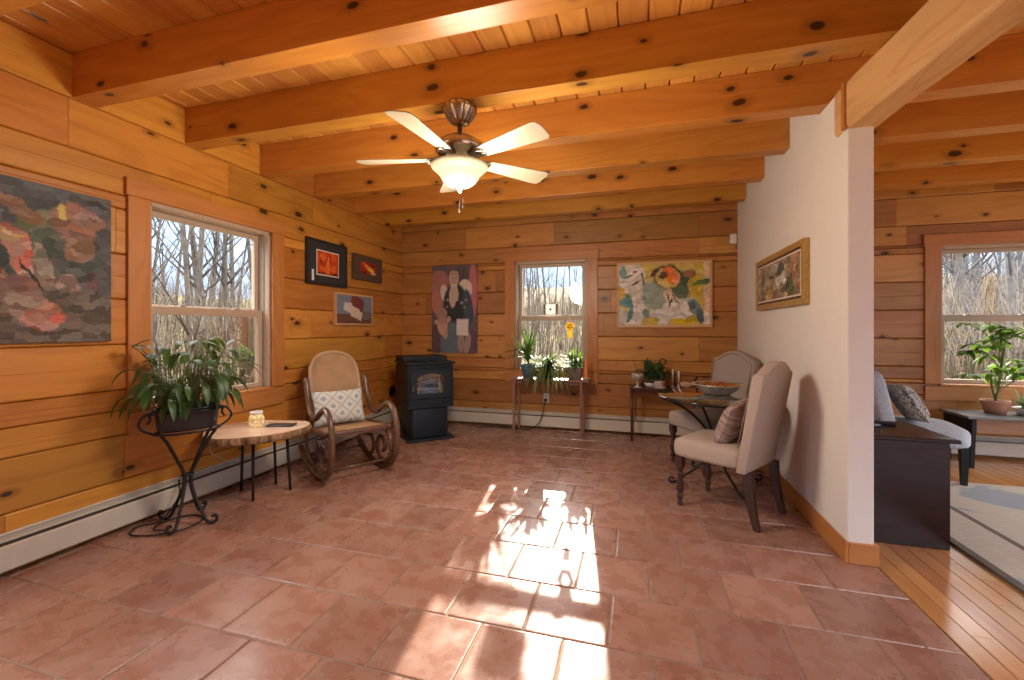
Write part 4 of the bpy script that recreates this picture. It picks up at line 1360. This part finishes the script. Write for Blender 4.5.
# hanging suncatcher and plaque on the back window
r = thing('suncatcher', 'yellow flower suncatcher hanging in the back window', 'suncatcher', (-.775, BY + .035, 1.20))
mb = MB()
for k in range(6):
    a = 2 * PI * k / 6
    mb.lathe([(0, -.004), (.024, -.004), (.026, 0), (.024, .004), (0, .004)], 14, M=Matrix.Translation((.032 * math.cos(a), 0, .07 + .032 * math.sin(a))) @ Matrix.Rotation(PI / 2, 4, 'X'), cap=False)
mb.build('flower', M_yellow, r)
mb = MB(); mb.prism([(-.022, -.07), (.022, -.07), (.034, .01), (-.034, .01)], -.012, .012, 'y'); mb.build('cup', M_yellow, r, bevel=.003)
mb = MB(); mb.tube([(0, 0, .11), (0, 0, .172)], .0015, 5); mb.lathe([(.0, .165), (.012, .168), (.012, .176), (0, .178)], 12); mb.build('hanger', M_plastic, r)
r = thing('window_plaque', 'small white square plaque with a dark dot on the back window sash rail', 'plaque', (-1.015, BY + .035, 1.4185))
mb = MB(); mb.box(-.062, .062, -.012, .012, 0, .125); mb.build('panel', M_plaque, r, bevel=.004)
mb = MB(); mb.lathe([(.014, 0), (.014, .004), (0, .004)], 16, M=Matrix.Translation((0, -.012, .065)) @ Matrix.Rotation(PI / 2, 4, 'X')); mb.build('dot', M_stove_d, r)
for sx in (-1, 1):
    mb = MB(); mb.box(sx * .078 - .012, sx * .078 + .012, -.010, .010, 0, .13); mb.build('side_post', M_greypot, r, bevel=.003)

# ================================================================== SLAB TABLE by the left window
q = random.Random(31)
sl = thing('slab_table', 'live edge wooden slab table on thin black legs under the left window', 'table', (-2.735, 2.55, 0), math.radians(32))
NS = 40
rad = []
for k in range(NS):
    a = 2 * PI * k / NS
    rx, ry = .36, .285
    rad.append((rx * ry / math.sqrt((ry * math.cos(a)) ** 2 + (rx * math.sin(a)) ** 2)) * (1 + .05 * math.sin(3 * a + 1) + .035 * math.sin(5 * a) + q.uniform(-.018, .018)))
ol = [(rad[k] * math.cos(2 * PI * k / NS), rad[k] * math.sin(2 * PI * k / NS)) for k in range(NS)]
mb = MB(); mb.prism([(a * .985, b * .985) for a, b in ol], .494, .502, 'z'); mb.build('slab_top', M_slab, sl, bevel=.003)
mb = MB()
prof = [(.95, .442), (.985, .445), (1.0, .458), (1.012, .472), (1.0, .488), (.985, .494)]
vs, fs = [], []
for s_, z_ in prof:
    for k in range(NS):
        j = 1 + q.uniform(-.012, .012)
        vs.append((ol[k][0] * s_ * j, ol[k][1] * s_ * j, z_))
for i in range(len(prof) - 1):
    for k in range(NS):
        l = (k + 1) % NS
        fs.append((i * NS + k, i * NS + l, (i + 1) * NS + l, (i + 1) * NS + k))
fs.append(list(range(NS - 1, -1, -1)))
mb.add(vs, fs, True)
mb.build('bark_edge', M_bark, sl)
Mi = (Matrix.Translation((-2.735, 2.55, 0)) @ Matrix.Rotation(math.radians(32), 4, 'Z')).inverted()
for lx, ly in ((-2.905, 2.585), (-2.653, 2.455), (-2.765, 2.774), (-2.555, 2.70)):
    p = Mi @ Vector((lx, ly, 0))
    mb = MB(); mb.tube([(p.x, p.y, .001), (p.x * .9, p.y * .9, .445)], [.0095, .0115], 10); mb.build('leg', M_iron, sl)
ST = .5025
r = thing('jar_lamp', 'glowing mottled glass jar on the slab table', 'jar', (-2.775, 2.60, ST))
mb = MB(); mb.lathe([(0, 0), (.042, 0), (.050, .012), (.054, .035), (.052, .065), (.042, .085), (.036, .092)], 28); mb.build('glass', M_jar, r)
mb = MB(); mb.lathe([(.037, .090), (.043, .094), (.044, .106), (.040, .112), (.034, .112), (.034, .1)], 28, cap=False); mb.build('rim', M_plastic, r)
mb = MB(); mb.tube(spline([(x_ + 2.775, y_ - 2.60, z_ - ST) for x_, y_, z_ in ((-2.82, 2.57, ST + .008), (-2.90, 2.52, ST + .01), (-2.96, 2.47, ST + .008), (-3.0, 2.43, ST - .02), (-2.985, 2.40, .35), (-2.97, 2.48, .27), (-3.0, 2.56, .21))], 6), .0038, 6)
mb.build('cord', M_cord_w, r)
mb = MB(); mb.box(-.10, .10, -.045, .045, 0, .012)
o = mb.build('tablet', M_phone, bevel=.005, seg=3, loc=(-2.60, 2.66, ST), rotz=math.radians(18))
tag(o, 'dark grey slim tablet lying on the slab table beside the jar', 'tablet')

# ================================================================== PLANT STAND
ps = thing('plant_stand', 'black wrought iron plant stand with scrolled feet by the left window', 'plant stand', (-2.765, 2.07, 0), math.radians(62))
# local x = long axis
mb = MB()
hoop = [(.175 * math.cos(2 * PI * k / 40), .105 * math.sin(2 * PI * k / 40)) for k in range(40)]
mb.tube([(a, b, .595) for a, b in hoop], .007, 8, True); mb.tube([(a * 1.1, b * 1.12, .725) for a, b in hoop], .007, 8, True)
for k in range(-2, 3):
    h_ = .105 * math.sqrt(1 - (k * .065 / .175) ** 2)
    mb.tube([(k * .065, -h_, .590), (k * .065, h_, .555)], .005, 6)
mb.build('tray_frame', M_iron, ps)
for sx in (-1, 1):
    mb = MB()
    mb.tube(spline([(sx * .175, 0, .595), (sx * .225, 0, .63), (sx * .24, 0, .67), (sx * .205, 0, .72), (sx * .185, 0, .69), (sx * .20, 0, .66)], 5), .007, 8)
    mb.build('end_scroll', M_iron, ps)
for sx in (-1, 1):
    for sy in (-1, 1):
        pts = [(sx * .14, sy * .06, .59), (sx * .10, sy * .04, .52), (sx * .05, sy * .018, .40), (sx * .018, sy * .012, .31), (sx * .022, sy * .02, .22), (sx * .05, sy * .07, .11), (sx * .075, sy * .11, .03), (sx * .10, sy * .14, .012), (sx * .125, sy * .16, .03), (sx * .12, sy * .155, .06), (sx * .105, sy * .14, .05)]
        mb = MB(); mb.tube(spline(pts, 5), .0095, 8); mb.build('leg', M_iron, ps)
mb = MB(); mb.tube([(.03 * math.cos(2 * PI * k / 18), .024 * math.sin(2 * PI * k / 18), .31) for k in range(18)], .007, 8, True); mb.build('collar', M_iron, ps)
pl = thing('peace_lily', 'large drooping dark-leaved plant in a zinc trough on the iron stand', 'plant', (-2.765, 2.07, .603), math.radians(62))
mb = MB()


def trough(u, v):
    a = u * 2 * PI
    pr = [(.86, 0), (.93, .02), (1.0, .13), (1.03, .135), (1.03, .142), (.97, .142), (.95, .11)]
    s_, z_ = pr[int(round(v * 6))]
    q2 = lambda c: math.copysign(abs(c) ** .65, c)
    return (q2(math.cos(a)) * .168 * s_, q2(math.sin(a)) * .098 * s_, z_ + .001)


mb.grid(trough, 40, 6, wrap=True)
mb.add([trough(k / 40, 0) for k in range(40)], [list(range(39, -1, -1))])
tr = mb.build('trough', M_zinc, pl)
mb = MB(); mb.add([(trough(k / 40, 1)[0] * 1.0, trough(k / 40, 1)[1], .112) for k in range(40)], [list(range(40))]); mb.build('soil', M_soil, tr)
mb = MB(); ms = MB()
q = random.Random(44)
for k in range(150):
    bx, by = q.uniform(-.135, .135), q.uniform(-.06, .06)
    az = math.atan2(by * 2.2 + q.uniform(-.08, .08), bx + q.uniform(-.14, .14))
    low = q.random() < .5
    if low:
        h_, outr = q.uniform(.10, .24), q.uniform(.05, .15)
    else:
        h_, outr = q.uniform(.20, .46), q.uniform(.02, .16)
    tx, ty = bx + math.cos(az) * outr, by + math.sin(az) * outr
    tz = .115 + h_
    ms.tube(spline([(bx, by, .112), (bx * .6 + tx * .4, by * .6 + ty * .4, .112 + h_ * .75), (tx, ty, tz)], 4), .0028, 5)
    L = q.uniform(.12, .20)
    if ty > .05 and abs(tx) < .3: L *= .8
    az2 = az + q.uniform(-.5, .5)
    if .47 * (tx + math.cos(az2) * L) - .88 * (ty + math.sin(az2) * L) < -.27:
        az2 = q.uniform(-1.3, .0)
        L *= .8
    mb.leaf((tx, ty, tz), az2, q.uniform(-.1, .7) if not low else q.uniform(-.7, .3), L, q.uniform(.030, .048), q.uniform(1.0, 2.6) if not low else q.uniform(1.2, 3.0), 7, .3, .8)
mb.build('foliage', M_leaf, pl)
ms.build('stem', M_stem, pl)
mb = MB()
mb.tube(spline([(-3.018, 2.20, .20), (-2.93, 2.13, .12), (-2.93, 2.02, .012), (-2.99, 1.93, .008), (-2.92, 1.84, .008), (-2.78, 1.87, .008), (-2.68, 1.98, .008), (-2.70, 2.12, .008), (-2.82, 2.15, .008), (-2.90, 2.04, .009), (-2.86, 1.93, .009), (-2.74, 1.93, .012)], 7), .0055, 7)
tag(mb.build('power_cord', M_cord_b), 'black cord looped on the tiles under the iron plant stand', 'cord')

# ================================================================== ROOM BEYOND
cb = thing('cabinet', 'low dark stained wooden cabinet at the end of the white wall', 'cabinet', (0, 0, 0))
mb = MB(); mb.box(1.232, 1.70, 2.985, 3.43, .001, .605); mb.build('body', M_dark_x, cb, bevel=.003)
mb = MB(); mb.box(1.230, 1.735, 2.955, 3.455, .6055, .628); mb.build('top', M_dark_x, cb, bevel=.006)
mb = MB(); mb.box(1.7005, 1.712, 3.01, 3.41, .04, .59); dd = mb.build('door', M_dark_x, cb, bevel=.003)
mb = MB(); mb.lathe([(.006, 0), (.006, .012), (.013, .018), (.011, .026), (0, .028)], 14, M=Matrix.Translation((1.712, 3.06, .36)) @ Matrix.Rotation(PI / 2, 4, 'Y')); mb.build('knob', M_nickel_d, dd)
for (x_, y_, rz, lb) in ((1.40, 3.20, .5, 'black remote control lying on the dark cabinet, nearer the wall end'), (1.52, 3.33, -.3, 'second black remote control on the dark cabinet, toward its back edge')):
    r = thing('remote_control', lb, 'remote control', (x_, y_, .6285), rz, 'remotes on the cabinet')
    mb = MB(); mb.box(-.085, .085, -.022, .022, 0, .018); mb.build('case', M_phone, r, bevel=.005)
    mb = MB()
    for i in range(5):
        for j in range(2): mb.box(-.06 + i * .025, -.046 + i * .025, -.013 + j * .016, -.003 + j * .016, .018, .020)
    mb.build('buttons', M_heater_dark, r)

bc = thing('slipper_chair', 'armless pale blue upholstered chair with dark legs in the room beyond', 'chair', (2.29, 4.50, 0), math.radians(78))
mb = MB()


def se2(u, v):
    a = u * 2 * PI; ph = (v - .5) * PI
    qq = lambda c, e: math.copysign(abs(c) ** e, c)
    cp_, spp = qq(math.cos(ph), .3), qq(math.sin(ph), .45)
    x_, y_ = qq(math.cos(a), .35) * cp_, qq(math.sin(a), .35) * cp_
    return (x_ * .29, y_ * .31, .37 + spp * .085)


mb.grid(se2, 44, 18, wrap=True); mb.build('seat', M_blue, bc)
mb = MB()


def be2(u, v):
    a = u * 2 * PI; ph = (v - .5) * PI
    qq = lambda c, e: math.copysign(abs(c) ** e, c)
    cp_, spp = qq(math.cos(ph), .3), qq(math.sin(ph), .35)
    x_, z_ = qq(math.cos(a), .4) * cp_, qq(math.sin(a), .4) * cp_
    return (x_ * .29, .20 + spp * .06 + (z_ + 1) * .05, .63 + z_ * .25)


mb.grid(be2, 44, 18, wrap=True); mb.build('backrest', M_blue, bc)
for sx in (-1, 1):
    for sy in (-1, 1):
        mb = MB()
        x_, y_ = sx * .235, sy * .25
        s_, t_ = .027, .018
        vs = [(x_ - t_, y_ - t_, .001), (x_ + t_, y_ - t_, .001), (x_ + t_, y_ + t_, .001), (x_ - t_, y_ + t_, .001), (x_ - s_, y_ - s_, .31), (x_ + s_, y_ - s_, .31), (x_ + s_, y_ + s_, .31), (x_ - s_, y_ + s_, .31)]
        mb.add(vs, [(3, 2, 1, 0), (4, 5, 6, 7), (0, 1, 5, 4), (1, 2, 6, 5), (2, 3, 7, 6), (3, 0, 4, 7)])
        mb.build('leg', M_iron, bc, bevel=.003)
th = math.radians(78)
fr = Vector((math.sin(th), -math.cos(th), 0)); lat = Vector((math.cos(th), math.sin(th), 0))
cp = Vector((2.29, 4.50, 0)) - fr * .04 - lat * .05
cushion('cushion', 'black and cream patterned cushion on the pale blue chair', M_cush3, .40, .34, .14, (cp.x, cp.y, .615), (math.radians(-28), math.radians(6), th))

dk = thing('low_desk', 'low wooden desk with a drawer under the window of the room beyond', 'desk', (.08, 0, 0))
mb = MB(); mb.box(2.76, 3.98, 4.76, 5.15, .445, .468); mb.build('tabletop', plain('grey worn desk top', (.17, .18, .185), .3, 0, .12, 9), dk, bevel=.004)
mb = MB(); mb.box(2.84, 3.92, 4.80, 5.12, .315, .4445); mb.build('apron', M_desk, dk, bevel=.003)
for a in (3.20, 3.58):
    mb = MB(); mb.box(a, a + .33, 4.788, 4.7995, .33, .43); d_ = mb.build('drawer', M_desk, dk, bevel=.003)
    mb = MB(); mb.lathe([(.006, 0), (.006, .010), (.014, .016), (.012, .024), (0, .026)], 14, M=Matrix.Translation((a + .165, 4.788, .38)) @ Matrix.Rotation(PI / 2, 4, 'X')); mb.build('knob', M_iron, d_)
for a in (2.79, 3.92):
    mb = MB(); mb.prism([(4.79, .001), (4.83, .001), (4.83, .445), (4.765, .445)], a, a + .03, 'x'); mb.prism([(5.08, .001), (5.12, .001), (5.14, .445), (5.08, .445)], a, a + .03, 'x')
    mb.prism([(4.79, .30), (5.12, .30), (5.12, .445), (4.765, .445)], a + .002, a + .028, 'x')
    mb.build('end_panel', M_stove_d, dk)
DT = .4685


def palm(mb):
    q = random.Random(71)
    for (tx, ty, tz) in PT:
        n = q.choice((6, 7, 7))
        a0 = q.uniform(0, 6)
        for k in range(n):
            mb.leaf((tx, ty, tz), a0 + 2 * PI * k / n, q.uniform(-.15, .45), q.uniform(.10, .15), .042, q.uniform(.6, 1.4), 6, .2, .9)


PT = []
q = random.Random(73)
for k in range(32):
    a = q.uniform(0, 2 * PI); rr = q.uniform(.06, .31)
    PT.append((rr * math.cos(a) + .03, rr * math.sin(a) * .55 - .06, q.uniform(.30, .86)))


def pstem(mb):
    q = random.Random(74)
    tr_ = [(0, 0, .1), (.01, -.01, .2), (.02, -.02, .34), (.04, -.04, .62)]
    mb.tube(spline(tr_, 4), .011, 8)
    mb.tube(spline([(0.01, 0, .1), (-.02, .01, .24), (-.04, -.02, .40)], 4), .008, 8)
    for (tx, ty, tz) in PT:
        b = (.02, -.02, min(.60, max(.2, tz - .15)))
        mb.tube(spline([b, ((b[0] + tx) / 2, (b[1] + ty) / 2, (b[2] + tz) / 2 + .04), (tx, ty, tz)], 3), .0028, 5)


pot_plant('umbrella_plant', 'bright green umbrella plant in a terracotta pot on the low desk', 'plant', (3.17, 4.99, DT), [(0, 0), (.065, 0), (.082, .06), (.092, .09), (.098, .10), (.098, .122), (.088, .122), (.082, .09), (0, .09)], M_terra,
          palm, M_leaf4, .110, .086, pstem)
r = thing('aloe', 'spiky blue-green aloe in a shallow pale dish on the low desk', 'plant', (3.40, 4.93, DT))
mb = MB(); mb.lathe([(0, 0), (.09, 0), (.125, .055), (.13, .065), (.12, .065), (.10, .045), (0, .045)], 30); d_ = mb.build('dish', M_whitepot, r)
mb = MB(); mb.lathe([(0, .056), (.115, .056)], 24, cap=False); mb.build('soil', M_soil, d_)
mb = MB()
q = random.Random(77)
for k in range(34):
    az = q.uniform(0, 2 * PI)
    mb.leaf((q.uniform(-.06, .06), q.uniform(-.06, .06), .055), az, q.uniform(.4, 1.4), q.uniform(.10, .2), .022, q.uniform(.0, .5), 5, .7, .35)
mb.build('foliage', leafmat('blue green succulent', (.06, .20, .13), (.15, .33, .22), .45, .15), r)

mb = MB(); mb.box(0, 2.4, 0, 2.35, .001, .014)
o = mb.build('rug', M_rug, bevel=.004, loc=(1.755, 1.95, 0))
tag(o, 'flat grey woven rug with a dark border stripe on the oak floor', 'rug')

# ================================================================== OUTDOORS
mb = MB()


def gr(u, v):
    x_, y_ = -60 + 120 * u, -20 + 120 * v
    d = max(0, max(LX - 1 - x_, y_ - BY - 1))
    return (x_, y_, -.45 + d * .035 + max(0, d - 12) * .10 + .25 * math.sin(x_ * .31 + 1) * math.sin(y_ * .23) * min(1, d / 4))


mb.grid(gr, 60, 60)
tag(mb.build('ground', M_litter), 'leaf covered woodland ground outside', 'ground', kind='structure')


def gz(x_, y_):
    d = max(0, max(LX - 1 - x_, y_ - BY - 1))
    return -.45 + d * .035 + max(0, d - 12) * .10 + .25 * math.sin(x_ * .31 + 1) * math.sin(y_ * .23) * min(1, d / 4)


def tree_mesh(seed, H):
    q = random.Random(seed)
    mb = MB()

    def branch(p, d, L, r0, lvl):
        n = 5 if lvl == 0 else 3
        pts, rs = [Vector(p)], [r0]
        cur = Vector(p); dd = Vector(d)
        for i in range(n):
            dd = (dd + Vector((q.uniform(-1, 1), q.uniform(-1, 1), q.uniform(-.3, .6))) * (.06 if lvl == 0 else .2)).normalized()
            cur = cur + dd * (L / n)
            pts.append(cur.copy()); rs.append(r0 * (1 - .8 * (i + 1) / n) + .002)
        mb.tube(pts, rs, 6 if lvl == 0 else (4 if lvl == 1 else 3))
        if lvl < 3:
            m = (12, 5, 3)[lvl]
            for k in range(m):
                t_ = q.uniform(.22 if lvl == 0 else .2, 1.0)
                i = min(n - 1, int(t_ * n)); f = t_ * n - i
                b = pts[i].lerp(pts[i + 1], f)
                az = q.uniform(0, 2 * PI)
                up = q.uniform(.6, 1.7)
                nd = (Vector((math.cos(az), math.sin(az), up)) * .8 + dd * .3).normalized()
                branch(b, nd, L * q.uniform(.16, .30) * (1.15 - .55 * t_ if lvl == 0 else 1.25), max(.004, (rs[i] * .45)), lvl + 1)
    branch((0, 0, -.1), (q.uniform(-.04, .04), q.uniform(-.04, .04), 1), H, H * .0085, 0)
    return mb


protos = []
for i in range(5):
    H = (9.5, 11, 8.5, 7, 12)[i]
    protos.append((tree_mesh(100 + i, H), H))
tp = []
q = random.Random(55)
spots = []


def try_spot(x_, y_, dmin):
    if all((x_ - a) ** 2 + (y_ - b) ** 2 > dmin * dmin for a, b in spots):
        spots.append((x_, y_)); return True
    return False


tree_objs = [None] * 5
TL = {'left': 'bare grey leafless tree in the woods outside the left window', 'back': 'bare grey leafless tree in the woods outside the back window', 'right': 'bare grey leafless tree in the woods outside the right room\'s window'}


def plant_tree(x_, y_, side, hmax=None):
    i = q.randrange(5)
    Hs = protos[i][1]
    s_ = q.uniform(.8, 1.2)
    if hmax: s_ = min(s_, hmax / Hs)
    if tree_objs[i] is None:
        o = protos[i][0].build('bare_tree', M_tree); tree_objs[i] = o
    else:
        o = tree_objs[i].copy(); COL.objects.link(o)
    o.location = (x_, y_, gz(x_, y_)); o.scale = (s_, s_, s_); o.rotation_euler.z = q.uniform(0, 6.28)
    tag(o, TL[side], 'tree', 'bare trees outside the %s window' % {'left': 'left', 'back': 'back', 'right': 'right room'}[side])


# left woods: wedge seen through the left window
tries = 0
cnt = 0
while cnt < 84 and tries < 4000:
    tries += 1
    a = math.radians(q.uniform(22, 60)) ; d = 7 + 32 * q.random()
    x_, y_ = -math.cos(a) * d - .3, math.sin(a) * d
    if x_ > -4.6: continue
    if try_spot(x_, y_, .9):
        plant_tree(x_, y_, 'left'); cnt += 1
tries = cnt = 0
while cnt < 64 and tries < 4000:   # back woods: kept lower than the sun's path into the window
    tries += 1
    y_ = q.uniform(13, 40)
    c0 = -1.0 / 5.25 * y_
    x_ = c0 + q.uniform(-.22, .22) * y_
    if try_spot(x_, y_, .8):
        plant_tree(x_, y_, 'back', max(2.5, .33 * (y_ - 5.3) + .2)); cnt += 1
tries = cnt = 0
while cnt < 60 and tries < 4000:
    tries += 1
    y_ = q.uniform(10, 38)
    x_ = y_ * q.uniform(.46, .86)
    if try_spot(x_, y_, .8):
        plant_tree(x_, y_, 'right'); cnt += 1


def brush(name, label, pts, hr, seed):
    q = random.Random(seed)
    mb = MB()
    for (x_, y_, hm) in pts:
        h = q.uniform(*hr) * hm
        lx, ly = q.uniform(-.25, .25) * h, q.uniform(-.25, .25) * h
        z_ = gz(x_, y_)
        r0 = .007 + .003 * h
        mb.tube([(x_, y_, z_ - .05), (x_ + lx * .4, y_ + ly * .4, z_ + h * .5), (x_ + lx, y_ + ly, z_ + h)], [r0, r0 * .7, .003], 3)
        for k in range(3):
            t_ = q.uniform(.3, .9)
            b = Vector((x_ + lx * t_, y_ + ly * t_, z_ + h * t_))
            mb.tube([b, b + Vector((q.uniform(-.3, .3), q.uniform(-.3, .3), q.uniform(.1, .4))) * h * .6], [r0 * .5, .002], 3)
    o = mb.build(name, M_brush)
    tag(o, label, 'brush', None, 'stuff')


q = random.Random(66)
pl_ = []
for k in range(2600):
    a = math.radians(q.uniform(20, 62)); d = 8 + 30 * q.random()
    x_ = -math.cos(a) * d - .3
    if x_ < -6.5: pl_.append((x_, math.sin(a) * d, .8 + d * .03))
brush('underbrush', 'dry tangled underbrush in the woods outside the left window', pl_, (.8, 2.4), 1)
pl_ = []
for k in range(2400):
    y_ = q.uniform(16, 42); x_ = -1.0 / 5.25 * y_ + q.uniform(-.22, .22) * y_
    pl_.append((x_, y_, .8 + y_ * .02))
brush('underbrush', 'dry tangled underbrush in the woods outside the back window', pl_, (.6, 2.0), 2)
pl_ = []
for k in range(2600):
    y_ = q.uniform(9, 38); x_ = y_ * q.uniform(.44, .9)
    pl_.append((x_, y_, .8 + y_ * .025))
brush('underbrush', 'dry tangled underbrush in the woods outside the right room\'s window', pl_, (.8, 2.6), 3)
# yellow-green shrub just outside the back window
for i, (x_, y_, s_, lb) in enumerate(((-1.05, 7.3, .55, 'yellow-green shrub outside the back window, left of the pair'), (-.62, 7.7, .62, 'yellow-green shrub outside the back window, right of the pair'))):
    r = thing('shrub', lb, 'shrub', (x_, y_, gz(x_, y_)), 0, 'shrubs outside the back window')
    mb = MB()
    q2 = random.Random(80 + i)
    for k in range(420):
        a = q2.uniform(0, 2 * PI); e_ = q2.uniform(0, PI / 2); rr = s_ * q2.uniform(.5, 1)
        mb.leaf((rr * math.cos(a) * math.cos(e_), rr * math.sin(a) * math.cos(e_) * .8, .25 + rr * math.sin(e_) * 1.35), q2.uniform(0, 6.28), q2.uniform(-.2, 1.2), .10, .035, .8, 3)
    mb.build('foliage', M_shrub, r)
    mb = MB(); stems(16, .8, .4, .0, 5 + i, .008)(mb); mb.build('stem', M_bark_pot, r)
